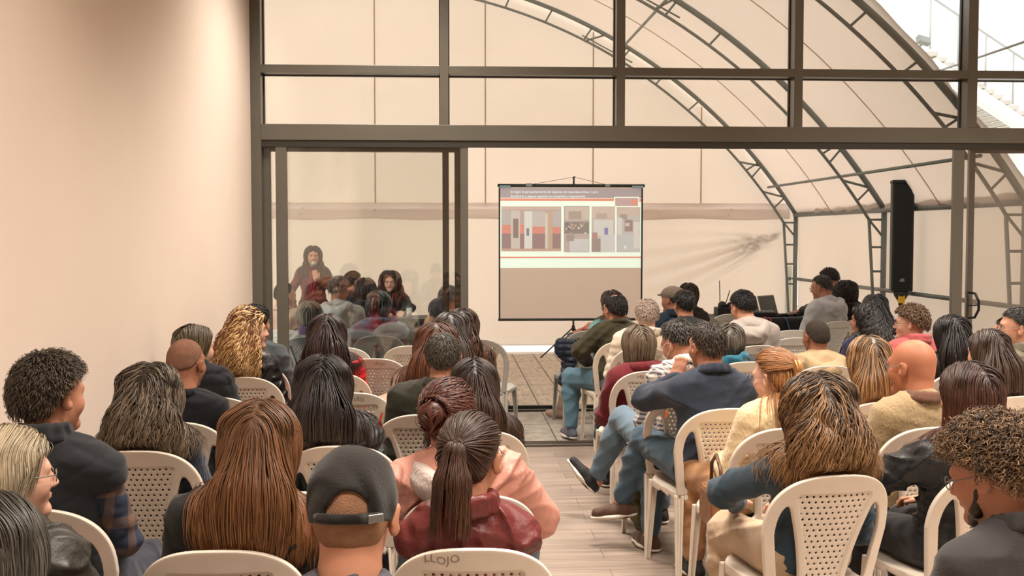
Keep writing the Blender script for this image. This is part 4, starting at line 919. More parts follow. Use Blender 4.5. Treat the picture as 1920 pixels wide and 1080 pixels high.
# ------------------------------------------------------------ hair
def hline(d, nape=-.62, front=.5, side=-.05):
    phi = np.arctan2(np.abs(d[..., 0]), -d[..., 1])
    return np.interp(phi, [0, .9, 1.35, 1.75, 2.2, math.pi], [nape, nape+.08, side-.22, side+.10, .40, front])
def build_hair(root, T, hair, cols, tp, t, up, fw, rg, Y, s, z_):
    style = hair[0]; o_ = hair[1] if len(hair) > 1 else {}; M_ = mat_hair(cols, o_.get('rough', .42)) if o_.get('n', 1) > 0 else mat('stubble_%d_%d_%d' % cols[1], cols[1], .8, .2, bump=.6, bs=420, var=.12, vs=40); R = T.R
    th = o_.get('th', {'short': .010, 'fringe': .008, 'thick': .026, 'curly': .034, 'long': .017, 'wavy': .022, 'bob': .022, 'pony': .008, 'bun': .010, 'clip': .012, 'cap': .004, 'bald': .0015}.get(style, .012))
    cr = (.076, .096, .086); hc = np.array([0, -.014, .032]); cen = T(hc)
    nape = o_.get('nape', -.66 if style in ('short', 'cap', 'fringe', 'thick') else -.9 if style in ('pony', 'bun') else -.95); front = o_.get('front', .48)
    if style in ('curly', 'thick'): o_.setdefault('side', .16)
    if style in ('short', 'fringe'): o_.setdefault('lw', .62)
    def cranF(X, Y_, Z, extra=0.0):
        p = np.stack(np.broadcast_arrays(X-cen[0], Y_-cen[1], Z-cen[2]), -1)@R/s
        r = np.array(cr)+th+extra; k0 = np.sqrt(((p/r)**2).sum(-1)); k1 = np.sqrt(((p/r**2)**2).sum(-1)); F = k0*(k0-1)/np.maximum(k1, 1e-6)*s
        # occiput and nape follow the skull down to the neck
        q = p-np.array([0, -.040, -.045]); r2 = np.array([.060, .052, .05])+th*.8; k0 = np.sqrt(((q/r2)**2).sum(-1)); k1 = np.sqrt(((q/r2**2)**2).sum(-1)); F2 = k0*(k0-1)/np.maximum(k1, 1e-6)*s
        h = np.maximum(.03-np.abs(F-F2), 0)/.03; F = np.minimum(F, F2)-h*h*.03*.25
        n = np.linalg.norm(p, axis=-1); d = p/np.maximum(n, 1e-6)[..., None]
        cut = (hline(d, nape, front, o_.get('side', -.05))-d[..., 2])*n*s
        if style == 'fringe':
            cc = T.R.T@np.array([0, 0, 1.0]); bald = .052-np.linalg.norm(p-np.array([0, .012, .085+.0]), axis=-1); bald = bald+.012*np.sin(9*np.arctan2(p[..., 0], p[..., 1])); cut = np.maximum(cut, bald*s*o_.get('bald', 1))
        h = np.maximum(.010-np.abs(F-cut), 0)/.010; return np.maximum(F, cut)+h*h*.010*.25
    drape = []; zl = o_.get('len', .30); hwid = o_.get('w', .105); back = np.array([0, -1.0, 0])@np.eye(3); xo = o_.get('xo', 0.0)
    Ty = rotm(0)  # gravity frame
    hb = -R[:, 1]; hb = np.array([hb[0], hb[1], 0]); hb /= max(np.linalg.norm(hb), 1e-6)   # horizontal direction to the back of the head
    sidev = np.array([-hb[1], hb[0], 0])
    blend = lambda z: np.array([0, 0, z])
    if style in ('long', 'wavy', 'bob'):
        zend = T((0, 0, 0))[2]-zl; zsh = t(0, 0, .47)[2]; a = T((0, -.035, .0)); bm_ = t(0, 0, .5)
        mid = np.array([a[0]*.5+bm_[0]*.5, 0, zsh-.0]); yb = t(0, -.118, .40)[1]
        if zl < .19:
            b = np.array([a[0], a[1], zend]); drape = [c(a, b, hwid, hwid*o_.get('flare', .92), .04, (hb, .72))]
        else:
            mid = np.array([a[0]*.6+bm_[0]*.4+hb[0]*.03, min(a[1]-.02, yb-.0) if hb[1] < -.3 else a[1], zsh+.02])
            drape = [c(a, mid, hwid, hwid*1.02, .05, (hb, .55))]
            tz = (zend-t(0, 0, 0)[2])/max(up[2], .3)/z_; b = t(0, -.135, max(tz, .02)); b = np.array([mid[0]*.6+b[0]*.4+xo, b[1], zend+.02])
            drape.append(c(mid, b, hwid*1.0, hwid*o_.get('flare', .75), .05, ((0, 1, 0), .36)))
    tie = None
    if style == 'pony':
        tie = T((0, -.108, .055)); drape = [c(tie+hb*.022+np.array([0, 0, -.01]), tie+hb*.036+np.array([0, 0, -.09]), .018, .037, .012), c(tie+hb*.036+np.array([0, 0, -.09]), tie+hb*.026+np.array([.015, 0, -zl-.03]), .037, .014, .02)]
    if style == 'bun': tie = T(o_.get('at', (0, -.115, .045)))
    if style == 'clip': tie = T((0, -.118, .045))
    yb_ = lambda Z: -.180-.10*((Z-.435)/.443)-.045*((Z-.435)/.443)**2+.012
    face_cut = [e(T((0, .095, -.055)), np.array((.068, .085, .108))*s, R, .02, 's')]
    def massF(X, Y_, Z):
        F = cranF(X, Y_, Z)
        for p in drape: F = comb(F, prim_eval(p, X, Y_, Z), kof(p), 'u')
        for p in face_cut: F = comb(F, prim_eval(p, X, Y_, Z), .02, 's')
        if o_.get('chair', 1) and z_ < 1.4 and not o_.get('stand'): F = np.maximum(F, np.where(Z < .90, yb_(Z)-Y_, -1))
        if style == 'bun': F = comb(F, prim_eval(e(tie+T.R@np.array([0, -.018, .005]), np.array((.042, .030, .036))*s*o_.get('bs', 1), R, .015), X, Y_, Z), .015, 'u')
        return F
    px_m = FPX/Y; near = Y < 5
    g = .0065 if near else (.0085 if Y < 9 else .011)
    los, his = [cen-.155*s-th], [cen+.155*s+th]
    for p in drape: l, h = bounds(p, .02); los.append(l); his.append(h)
    lo, hi = np.min(los, 0), np.max(his, 0); ax = [np.arange(lo[q], hi[q]+g, g) for q in range(3)]
    X, Yg, Z = ax[0][:, None, None], ax[1][None, :, None], ax[2][None, None, :]
    F = massF(X, Yg, Z)
    if style == 'bald' and not o_.get('stub'): return
    lump = {'curly': .008, 'thick': .006, 'short': .0008}.get(style, .0018)
    F = F-lump*np.sin(62*X+2*np.sin(50*Z))*np.sin(58*Z+70*Yg+1.5*np.sin(40*X))+(.003 if style not in ('bald', 'cap') and o_.get('n', 1) > 0 else 0)
    F = np.broadcast_to(F, (len(ax[0]), len(ax[1]), len(ax[2]))).astype(np.float32)
    try: V, Q = snet(F, *ax)
    except Exception: return
    nv0 = len(V); hvs = [np.clip(.25+.2*np.sin(V[:, 0]*300+V[:, 1]*200), 0, 1)]; hts = [np.clip((T.o[2]+.12-V[:, 2])/(zl+.15), 0, 1)]
    Vs, Qs = [V], [Q]
    if style not in ('bald', 'cap') and o_.get('n', 1) > 0:
        # locks
        w0 = max(.0024, 1.6/px_m); rad = {'long': 1, 'wavy': 1, 'bob': 1, 'pony': 1, 'bun': 1, 'clip': 1}.get(style, 0)
        tpp = [p for p in tp]
        def D(Pn):
            F_ = massF(Pn[:, 0], Pn[:, 1], Pn[:, 2])
            if rad and zl > .15 and style in ('long', 'wavy', 'clip', 'pony'):
                B_ = sdf_pts(tpp, Pn)-.003; F_ = np.minimum(F_, B_)
            return F_
        n = int(o_.get('n', (2600 if rad else 3800) if near else (850 if rad else 1900) if Y < 9 else (320 if rad else 500)))
        step = .013 if rad else .0085; 
        if style == 'curly': step = .007
        if style in ('short', 'fringe'): step = .0058
        ns = {'short': 5, 'fringe': 5, 'thick': 7, 'curly': 11}.get(style, int((zl+.24)/step)+2)
        u = rng.normal(size=(n*2, 3)); u /= np.linalg.norm(u, axis=1)[:, None]
        keep = u[:, 2] > hline(u, nape, front, o_.get('side', -.05))+.04
        if rad: keep &= rng.uniform(size=len(u)) < np.clip(.35+.65*u[:, 2], .25, 1)
        if style == 'fringe':
            pp_ = u*np.array(cr); keep &= np.linalg.norm(pp_-np.array([0, .012, .085-0*.032])+np.array([0, 0, 0]), axis=1) > .052
        u = u[keep][:n]; n = len(u); d = u@R.T; p = cen+d*.24*s
        for _ in range(14): p = p-d*np.maximum(massF(p[:, 0], p[:, 1], p[:, 2]), -.01)[:, None]*.9
        offs = rng.uniform(-.002, .008 if style != 'curly' else .014, n)*(1 if near else .8); alive_len = np.full(n, ns)
        if not rad: alive_len = rng.integers(max(3, ns-3), ns+1, n)
        path = [p.copy()]; nrm = []; zstop = T((0, 0, 0))[2]-zl+rng.uniform(-.03, .04, n)*(1 if zl > .15 else .35)
        if style in ('long', 'wavy', 'bob'): zstop = zstop+np.where(np.abs(u[:, 0]) > .6, .03, 0)
        part = o_.get('part', .0); whorl = np.array([0, -.35, .93]); alive = np.ones(n, bool); cnt = np.ones(n, int); tied = np.zeros(n, bool)
        upper = u[:, 2] > (.0 if style == 'clip' else -2)
        for i in range(ns):
            h_ = .002; d0 = D(p); gr = np.stack([D(p+np.eye(3)[q]*h_)-d0 for q in range(3)], -1)/h_; gr /= np.maximum(np.linalg.norm(gr, axis=1), 1e-6)[:, None]; nrm.append(gr)
            lp_ = (p-cen)@R/s
            if rad:
                v = np.tile(np.array([0, 0, -1.0]), (n, 1))
                if style in ('pony', 'bun', 'clip'):
                    tg = tie-p; dist = np.linalg.norm(tg, axis=1); use = upper & ~tied; tied |= use & (dist < .022)
                    use = upper & ~tied; v[use] = tg[use]/dist[use][:, None]
                    if style in ('pony', 'clip'):
                        sp_ = rng.normal(0, .05, (n, 1))*sidev; v[tied] = np.array([0, 0, -1.0])+sp_[tied]+hb*(.35*np.exp(-i*.05))
                else:
                    sx_ = np.sign(lp_[:, 0]-part+1e-5)[:, None]*R[:, 0]; topw = np.clip((lp_[:, 2]-.03)/.06, 0, 1)[:, None]
                    v = v*(1-.75*topw)+(sx_*.9-R[:, 1]*.55)*topw
            else:
                w_ = whorl@R.T; v = d-w_; v = v-gr*(v*gr).sum(1)[:, None]; 
                if style in ('curly', 'thick'): v = v+rng.normal(0, .8, (n, 3))
                v = v+np.array([0, 0, -.35])+o_.get('lift', .06 if style != 'thick' else .2)*gr+rng.normal(0, .07, (n, 3))
            ins = d0 < offs+.006
            dn_ = (v*gr).sum(1); sub = np.where(ins & (dn_ < 0), dn_, 0); v = v-gr*sub[:, None]; v /= np.maximum(np.linalg.norm(v, axis=1), 1e-6)[:, None]
            p = p+v*step; d1 = d0+(v*gr).sum(1)*step; cor = np.clip(offs-d1, -.3*step if (rad and not (style in ('pony', 'clip') and True)) else -1, .02)
            if style in ('pony', 'clip'): cor = np.where(tied, np.maximum(offs-d1, 0), np.clip(offs-d1, -.5*step, .02))
            if not rad: cor = np.maximum(cor, 0) if i > 0 else cor*0
            p = p+gr*cor[:, None]
            if rad:
                alive &= p[:, 2] > zstop; lq = (p-T.o)@R/s
                alive &= ~((lq[:, 1] > .052) & (np.abs(lq[:, 0]) < .064) & (lq[:, 2] < .055))
            if style == 'bun': alive &= ~tied
            if not rad: alive &= (i+1) < alive_len
            path.append(np.where(alive[:, None], p, path[-1])); cnt += alive; p = path[-1].copy()
        path = np.stack(path, 1); nrm.append(nrm[-1]); nrm = np.stack(nrm, 1); S_ = path.shape[1]
        ti = np.clip(np.arange(S_)[None, :]/np.maximum(cnt-1, 1)[:, None], 0, 1)
        # waves and curls
        A_ = o_.get('amp', {'wavy': .011, 'curly': .008, 'thick': .004}.get(style, .0016)); lam = o_.get('lam', {'wavy': .125, 'curly': .026}.get(style, .16))
        tan = np.gradient(path, axis=1); tl = np.linalg.norm(tan, axis=-1, keepdims=True); tan = tan/np.maximum(tl, 1e-5); sd_ = np.cross(tan, nrm)
        clump = np.round(np.arctan2(u[:, 0], u[:, 1])*(5 if style == 'wavy' else 11)); ph = (clump*2.4+rng.normal(0, .5 if style == 'wavy' else 1.4, n))[:, None]; lam = lam*(1+.22*np.sin(clump*1.7))[:, None]
        arc = np.cumsum(tl[..., 0], 1); env = np.clip(arc/.10, 0, 1) if rad else np.clip(arc/.02, 0, 1)
        path = path+sd_*(A_*env*np.sin(2*math.pi*arc/lam+ph))[..., None]+nrm*(A_*.55*env*(1+np.cos(2*math.pi*arc/lam+ph)))[..., None]
        lim = yb_(path[..., 2]); bad = (path[..., 2] < .90) & (path[..., 1] < lim) if not o_.get('stand') else np.zeros(path.shape[:2], bool); path[..., 1] = np.where(bad, lim+.004, path[..., 1])
        w = w0*rng.uniform(.7, 1.5, n)[:, None]*(1-ti**3*.85)*np.clip(ti*8+.35, 0, 1)*o_.get('lw', 1.0)
        w = np.where(np.arange(S_)[None, :] >= cnt[:, None], .0003, w)
        a, b = sd_*w[..., None]*.8, nrm*w[..., None]*.35
        ring = np.stack([path-a, path+b, path+a, path-b], 2).reshape(-1, 3)
        base = (np.arange(n)[:, None]*S_+np.arange(S_-1)[None, :])
        valid = (np.arange(S_-1)[None, :] < (cnt-1)[:, None])
        base = base[valid]; q4 = np.arange(4)
        fq = np.stack([base[:, None]*4+q4, base[:, None]*4+(q4+1) % 4, (base[:, None]+1)*4+(q4+1) % 4, (base[:, None]+1)*4+q4], -1).reshape(-1, 4)
        # drop unused verts
        used = np.zeros(len(ring), bool); used[fq.ravel()] = True; mp = np.cumsum(used)-1
        Qs.append(mp[fq]+nv0); Vs.append(ring[used]); nv0 += int(used.sum())
        lv = rng.uniform(0, 1, n); hvs.append(np.repeat(np.repeat(lv, S_), 4)[used])
        zz = np.clip((T.o[2]+.12-path[..., 2])/(max(zl, .12)+.12), 0, 1) if rad else ti*.5
        hts.append(np.repeat(zz.ravel(), 4)[used])
    me = np_mesh('hair', np.concatenate(Vs), np.concatenate(Qs), attrs={'hv': np.concatenate(hvs), 'ht': np.concatenate(hts)})
    link('hair', me, root, M_)
    if tie is not None and style in ('pony', 'clip'):
        col_ = o_.get('tie', (60, 40, 34)); mb = MB()
        if style == 'pony': mb.tube([tie+R@np.array([.016*math.cos(a)*s, -.004, .016*math.sin(a)*s]) for a in np.linspace(0, 2*math.pi, 13)], .004, 6)
        else:
            for q in (-1, 1): mb.tube([tie+R@np.array([q*.012, -.012, .028]), tie+R@np.array([q*.02, -.026, .0]), tie+R@np.array([q*.010, -.014, -.03])], .0042, 6)
            mb.tube([tie+R@np.array([0, -.02, .03]), tie+R@np.array([0, -.026, 0]), tie+R@np.array([0, -.016, -.03])], .0035, 6)
        mb.build('hair_tie' if style == 'pony' else 'hair_clip', mat('tie_%d_%d_%d' % col_, col_, .35, .5), root)
# ------------------------------------------------------------ everyone in the room
BLK = ((16, 13, 12), (26, 21, 19), (44, 36, 32)); DKB = ((24, 18, 15), (42, 29, 22), (70, 48, 34)); BRN = ((40, 28, 21), (72, 46, 31), (104, 70, 46))
GRY = ((92, 86, 78), (128, 120, 110), (150, 142, 130), (70, 64, 58)); WHT = ((176, 160, 142), (200, 184, 164), (214, 198, 176), (140, 120, 100)); SALT = ((44, 38, 34), (70, 62, 54), (96, 86, 76), (120, 110, 98))
def cap_extra(root, T, t, A, Lg, s):
    R = T.R; mC = mat_cloth('t', (27, 24, 21), 'plain'); cen = T((0, -.014, .032)); n_ = R@np.array([0, .10, 1.0]); n_ /= np.linalg.norm(n_); o = T((0, -.10, .002))
    def cut(F, X, Y_, Z):
        pl = -((X-o[0])*n_[0]+(Y_-o[1])*n_[1]+(Z-o[2])*n_[2]); F = np.maximum(F, pl)
        q = T((0, -.12, .018)); lx_ = (X-q[0])*R[0, 0]+(Y_-q[1])*R[1, 0]+(Z-q[2])*R[2, 0]; lz = (X-q[0])*R[0, 2]+(Y_-q[1])*R[1, 2]+(Z-q[2])*R[2, 2]; ly = (X-q[0])*R[0, 1]+(Y_-q[1])*R[1, 1]+(Z-q[2])*R[2, 1]
        d = np.maximum(np.sqrt(lx_**2+np.maximum(lz-.006, 0)**2)-.036, ly-.06); return np.maximum(F, -d)-.0022*np.sin(80*Z+25*X)*np.sin(40*X)
    me, _ = sdf_mesh('cap', [e(cen, np.array((.086, .107, .096))*s, R, .02), e(T((0, .01, .07)), np.array((.074, .09, .066))*s, R, .03)], .005, cut); cap = link('cap', me, root, mC)
    MB().tube([T((.098*math.sin(a)*.86, -.014-.108*math.cos(a), .010)) for a in np.linspace(-.75, .75, 13)], .010, 8).build('strap', mC, cap)
    MB().box(-.016, .016, -.003, .003, -.008, .008, .002).build('buckle', mat('buckle', (120, 124, 122), .3, .6, metal=.8), cap, loc=T((.052, -.112, .010)), rot=(0, 0, .5))
    MB().ball(T((0, -.01, .132)), .008, 10).build('button', mC, cap)
    me, _ = sdf_mesh('visor', [e(T((0, .115, .045)), np.array((.075, .075, .010))*s, R@rotm(0, -12), .02)], .006); link('visor', me, cap, mC)
def flatcap_extra(root, T, t, A, Lg, s):
    R = T.R; mC = mat_cloth('t', (150, 134, 118), 'knit'); o = T((0, -.10, .02)); n_ = R@np.array([0, .12, 1.0])
    me, _ = sdf_mesh('flat_cap', [e(T((0, -.012, .065)), np.array((.092, .112, .072))*s, R, .03), e(T((0, .10, .05)), np.array((.07, .05, .012))*s, R, .03)], .008, lambda F, X, Y_, Z: np.maximum(F, -((X-o[0])*n_[0]+(Y_-o[1])*n_[1]+(Z-o[2])*n_[2]))-.002*np.sin(90*X)*np.sin(70*Y_)); link('flat_cap', me, root, mC)
def mic_extra(root, T, t, A, Lg, s):
    w = A[-1][2]; d = np.array([.10, -.12, .5]); 
def strap_extra(root, T, t, A, Lg, s):
    MB().tube([t(-.09, -.14, .47), t(-.02, -.148, .38), t(.06, -.145, .28), t(.12, -.13, .18)], .014, 6).build('bag_strap', mat('strap_black', (22, 22, 24), .7), root)
def tie_red(root, T, t, A, Lg, s): MB().ball(T((-.052, -.075, .112)), .012, 8).build('hair_tie', mat('red_tie', (206, 60, 40), .6), root)
PE = person
CARDI = lambda c_, **k: dict(col=c_, **k)
# --- behind the glass, left
def speaker_extra(root, T, t, A, Lg, s):
    m_ = T((.0, .150, -.112)); w = A[-1][2]
    MB().tube([m_+np.array([0, .02, -.16]), m_], [.013, .016], 12).build('microphone_handle', mat('mic_dark', (40, 46, 50), .4), root)
    MB().ball(m_+np.array([0, 0, .03]), .027, 14).build('microphone_grille', mat('mic_silver', (190, 200, 196), .35, .6, metal=.6), root)
    MB().tube([m_, m_+np.array([0, 0, .015])], [.021, .023], 12).build('microphone_ring', mat('mic_teal', (60, 150, 150), .4), root)
    MB().tube([t(-.05, .075, .48), t(-.03, .135, .30), t(-.0, .14, .12)], .007, 6).tube([t(.05, .075, .48), t(.03, .135, .30), t(0, .14, .12)], .007, 6).build('lanyard', mat('red_lanyard', (200, 40, 44), .6), root)
sh_w = P(588, 460, 13.5)
SPK = dict(stand=True)
PE('person standing in a maroon long-sleeved top, speaking into a microphone', 587, 461, 13.5, ('long', dict(len=.25, w=.092, th=.014, front=.5, n=900, stand=1)), DKB, CARDI((104, 34, 40), kind='satin', collar='crew', name='blouse'), 'a', rz=186, hyaw=4, s=.95, face=1, stand=True, fine=.005,
   arms={-1: ((-.25, .06, 1.06), (-.045, .235, 1.19), (.25, -.25, .9), (-.2, .95, .1), .9), 1: ((.27, .05, 1.04), (.23, .18, .84), (0, .5, -.6), (.2, .2, 1), .5)}, extra=speaker_extra, pants=(60, 24, 28))
def s2_extra(root, T, t, A, Lg, s):
    MB().tube([t(-.05, .09, .47), t(-.03, .135, .32), t(0, .145, .16)], .008, 6).tube([t(.05, .09, .47), t(.03, .135, .32), t(0, .145, .16)], .008, 6).build('lanyard', mat('red_lanyard', (200, 40, 44), .6), root)
PE('person with long wavy brown hair seated at the table facing the audience', 731, 509, 13.55, ('wavy', dict(len=.30, w=.118, front=.45, n=800, amp=.012)), ((48, 28, 22), (82, 44, 32), (110, 62, 44)), CARDI((36, 32, 34), ), 'p', rz=180, s=.95, face=1, glasses=2, fine=.005,
   arms={-1: ((-.27, .10, .83), (-.16, .37, .80), (.1, .9, -.3), (0, .3, 1), .4), 1: ((.27, .10, .83), (.06, .33, .80), (-.7, .6, -.1), (.1, .1, 1), .4)}, extra=s2_extra, ch='white')
PE('person with a dark low ponytail in profile behind the table crowd', 664, 508, 12.05, ('bun', dict(at=(0, -.12, -.02), n=300)), BLK, CARDI((40, 36, 38)), 'b', rz=0, hyaw=-62, s=.94, ch='white')
PE('person with dark bobbed hair seen from behind, right of the grey-hooded man', 686, 521, 11.3, ('bob', dict(len=.10, w=.098)), ((26, 20, 18), (48, 36, 30), (70, 54, 44)), CARDI((52, 46, 46)), 'b', s=.94, ch='white')
PE('person with short dark hair in a grey hooded sweatshirt, behind the left glass', 636, 517, 10.25, ('short', dict(th=.014)), ((34, 32, 32), (60, 58, 56), (92, 90, 86), (120, 118, 112)), CARDI((192, 188, 178), collar='hood', g=.022), 'c', hyaw=-25, bulk=1.15, sw=1.12, ch='white')
PE('person in pale pink at the door edge with shaved dark hair', 534, 527, 10.1, ('short', dict(th=.005, n=0)), BLK, CARDI((206, 170, 148), g=.016), 'b', hyaw=-35, ch='white')
PE('elderly person with a pale blond-grey bob and striped collar behind the glass', 581, 565, 9.35, ('bob', dict(len=.075, w=.096, th=.026)), ((168, 156, 130), (200, 188, 162), (220, 208, 184), (150, 138, 116)), CARDI((214, 206, 196), g=.014, collar='high', ccol=(120, 90, 130)), 'p', s=.95, ch='white', cush=-.0)
PE('person with curly grey-black hair in a light blue padded jacket behind the glass', 712, 545, 9.45, ('bob', dict(len=.075, w=.090, th=.026, amp=.004)), ((84, 92, 98), (124, 134, 140), (160, 170, 174), (176, 184, 186)), CARDI((160, 178, 204), quilt='puff', g=.024, vest=(104, 28, 44)), 'b', hyaw=-12, s=.96, bulk=1.1, sw=1.15, ch='white')
PE('person with short silver hair in a tan coat at the door edge', 842, 535, 10.4, ('short', dict(th=.016)), ((140, 138, 134), (170, 168, 164), (190, 190, 186), (120, 118, 114)), CARDI((196, 156, 110), g=.016), 'b', hyaw=-30, ch='white')
PE('person with steel-blue dyed short hair left of the silver-haired one', 822, 560, 9.9, ('short', dict(th=.018)), ((60, 72, 86), (84, 98, 114), (110, 126, 142)), CARDI((178, 158, 128), g=.014), 'b', s=.94, ch='white')
# --- left block inside
PE('person with dark brown straight long hair in a red jacket', 614, 590, 6.85, ('long', dict(len=.25, w=.108)), ((26, 18, 16), (44, 28, 24), (84, 56, 46), (58, 36, 32)), CARDI((196, 34, 36), g=.018, kind='satin'), 'b', s=.96, lx=.05, ch='cream')
PE('person with long curly golden blond hair and a black jacket', 468, 578, 6.7, ('wavy', dict(len=.28, w=.135, amp=.013, lam=.07, th=.026, n=1500)), ((112, 62, 30), (172, 116, 66), (206, 162, 104), (226, 188, 132)), CARDI((34, 34, 36), kind='leather', g=.016), 'p', hyaw=-72, s=.96, face=1, rz=-4, ch='cream')
PE('person in a dark grey jacket and black beanie behind the curly blond one', 480, 570, 7.3, ('short', dict(th=.014)), BLK, CARDI((74, 80, 84), g=.02), 'b', hyaw=-20, ch='cream')
PE('person with short ash-blond streaked hair in a black padded jacket by the wall', 367, 608, 5.9, ('bob', dict(len=.045, w=.088, th=.024)), ((84, 74, 58), (132, 118, 92), (164, 150, 120), (98, 88, 70)), CARDI((30, 32, 36), quilt='puff', g=.024, collar='high'), 'p', hyaw=-38, s=.94, ear=1, rz=-4, lx=.14, sw=.84)
PE('shaven-headed person in a black crew-neck top by the left wall', 349, 631, 5.15, ('short', dict(th=.002, n=0, nape=-.5)), ((132, 96, 76), (138, 100, 80), (142, 104, 84)), CARDI((26, 28, 34), g=.012), 'c', hyaw=-12, rz=-4, sw=1.0)
PE('person with long wavy grey-brown hair in a navy knitted sweater', 285, 682, 4.5, ('wavy', dict(len=.22, w=.112, th=.02, amp=.010)), ((62, 52, 44), (96, 82, 66), (146, 126, 98), (122, 108, 90)), CARDI((32, 40, 56), kind='knit', g=.016), 'a', s=.97, rz=-3)
PE('person with thick dark wavy hair in a quilted vest over a plaid shirt', 98, 670, 3.6, ('short', dict(th=.034, len=.1, amp=.006, lam=.05, lw=1.0, lift=.1, side=.16)), ((40, 34, 26), (72, 60, 46), (104, 88, 66), (88, 74, 56)), CARDI((42, 44, 48), quilt='diamond', g=.028, collar='high', vest=(50, 58, 74), vkind='plaid', vcol2=(116, 92, 78)), 'b', hyaw=-28, rz=-4, sw=1.06, bulk=1.05)
PE('elderly person with short cream-white hair, glasses and a dark leather jacket', 22, 800, 2.9, ('bob', dict(len=.05, w=.085, th=.026)), ((190, 176, 146), (228, 216, 188), (240, 232, 210), (180, 166, 138)), CARDI((52, 50, 44), kind='leather', g=.022, collar='shirt'), 'p', hyaw=-48, glasses=2, ear=1, s=.96, rz=-8, sw=1.1)
PE('person with straight grey hair cut by the lower left corner of the view', -22, 925, 2.12, ('bob', dict(len=.12, w=.10, th=.024)), ((78, 76, 70), (108, 104, 96), (134, 130, 120), (60, 58, 54)), CARDI((40, 40, 42)), 'a', s=.95)
PE('person with long straight auburn hair and a black blazer', 492, 752, 3.12, ('long', dict(len=.30, w=.086, th=.024, flare=.8, lw=.9)), ((112, 80, 52), (134, 90, 56), (184, 128, 76), (120, 80, 50)), CARDI((30, 29, 28), g=.022), 'a', s=.98, lx=-.09, hyaw=-6, sw=1.05)
PE('person in a black baseball cap worn over cropped grey hair', 660, 846, 2.1, ('short', dict(th=.0022, n=0, nape=-.85)), ((140, 104, 80), (150, 112, 86), (160, 120, 94)), CARDI((70, 72, 80), g=.012, collar='shirt', sleeve=.9), 'b', extra=cap_extra, lx=-.01, hpitch=8)
PE('person with long straight black-brown hair and a red hair tie', 608, 668, 4.55, ('long', dict(len=.27, w=.102, th=.022)), ((30, 24, 22), (34, 28, 26), (96, 82, 70), (44, 36, 32)), CARDI((56, 62, 62), kind='leather', g=.02), 'a', s=.97, extra=tie_red, lx=.09, rz=-3)
PE('person with cropped grey hair in a dark olive jacket', 830, 622, 5.3, ('short', dict(th=.008)), ((70, 64, 54), (104, 96, 84), (136, 126, 110), (84, 76, 66)), CARDI((52, 52, 42), g=.022, collar='shirt'), 'b', rz=3, lx=-.1, sw=1.04)
PE('person with long coppery brown hair in a pale pink padded jacket', 818, 606, 5.95, ('long', dict(len=.26, w=.112, th=.02)), ((92, 56, 40), (124, 76, 52), (150, 98, 66), (104, 64, 46)), CARDI((214, 190, 180), quilt='puff', g=.026), 'p', s=.96, lx=-.06)
PE('person with long ash-grey brown hair in a cream coat', 843, 585, 6.7, ('long', dict(len=.34, w=.09)), ((56, 48, 44), (88, 78, 74), (118, 104, 98), (74, 64, 60)), CARDI((214, 204, 196), g=.018), 'a', s=.96, rz=8, lx=-.05)
PE('person with long dark wavy hair in a denim jacket beside the aisle', 866, 577, 7.4, ('wavy', dict(len=.34, w=.078, amp=.006)), ((50, 34, 26), (78, 52, 38), (106, 76, 54)), CARDI((74, 104, 132), g=.018), 'b', s=.96, rz=6, lx=.0, ch='white')
PE('person with long dark brown hair and a black top next to the aisle', 888, 672, 4.85, ('long', dict(len=.27, w=.086)), ((40, 26, 20), (66, 44, 34), (98, 70, 54), (52, 36, 28)), CARDI((26, 26, 28), g=.014), 'a', s=.96, rz=3)
PE('person with a messy reddish-brown bun in a peach jacket with grey hood', 842, 714, 3.7, ('bun', dict(at=(-.030, -.112, .03), bs=1.35, amp=.007, lam=.06, th=.018)), ((70, 36, 28), (122, 58, 36), (170, 96, 58), (92, 50, 36)), CARDI((202, 144, 128), kind='satin', g=.036, collar='hood', hcol=(196, 180, 172), hkind='knit'), 'b', hyaw=-14, s=.97, lx=.06, sw=1.15, bulk=1.1, rz=2,
   arms={1: ((.265, .05, .70), (.22, .26, .64)), -1: ((-.28, .06, .76), (-.2, .26, .64))})
PE('person with a brown ponytail in a maroon leather vest over denim sleeves', 884, 773, 3.1, ('pony', dict(len=.165, th=.010, n=1500)), ((50, 36, 32), (86, 52, 34), (112, 72, 48), (62, 40, 30)), CARDI((100, 36, 34), kind='leather', g=.022, collar='high', vest=(86, 104, 120)), 'b', hyaw=-20, glasses=1, s=.97, lx=.0, rz=-2, hroll=2, sw=.88, hw=1.05)
# --- right block
PE('balding person in a dark olive fleece and blue jeans on the aisle', 1152, 553, 8.9, ('fringe', dict(th=.014)), ((20, 18, 18), (36, 32, 30), (60, 54, 50), (52, 48, 44)), CARDI((58, 54, 36), g=.03, collar='crew', name='fleece'), 'b', rz=6, hyaw=22, hy=.02, glasses=2, pants=(94, 128, 146), shoes=(84, 88, 98), ch='cream', sw=1.0, bulk=1.1,
   legs={-1: ((-.30, .30, .52), (-.30, .28, .10), (-.25, 1, 0)), 1: ((.02, .40, .50), (.02, .40, .10), (0, 1, 0))}, arms={-1: ((-.30, -.02, .78), (-.18, .22, .66))})
def scrunch(root, T, t, A, Lg, s): pass
PE('person in a teal top with terracotta sleeves and beige trousers by the aisle', 1145, 543, 9.75, ('long', dict(len=.16, w=.088)), ((40, 32, 28), (84, 60, 46), (120, 90, 66)), CARDI((122, 178, 176), g=.014, vest=(186, 118, 94)), 'p', s=.95, hyaw=25, pants=(206, 184, 164), shoes=(190, 160, 140), rz=2, seat=False,
   legs={-1: ((-.24, .34, .50), (-.38, .36, .10), (-.8, .6, 0))}, arms={-1: ((-.30, .06, .80), (-.28, .28, .66))})
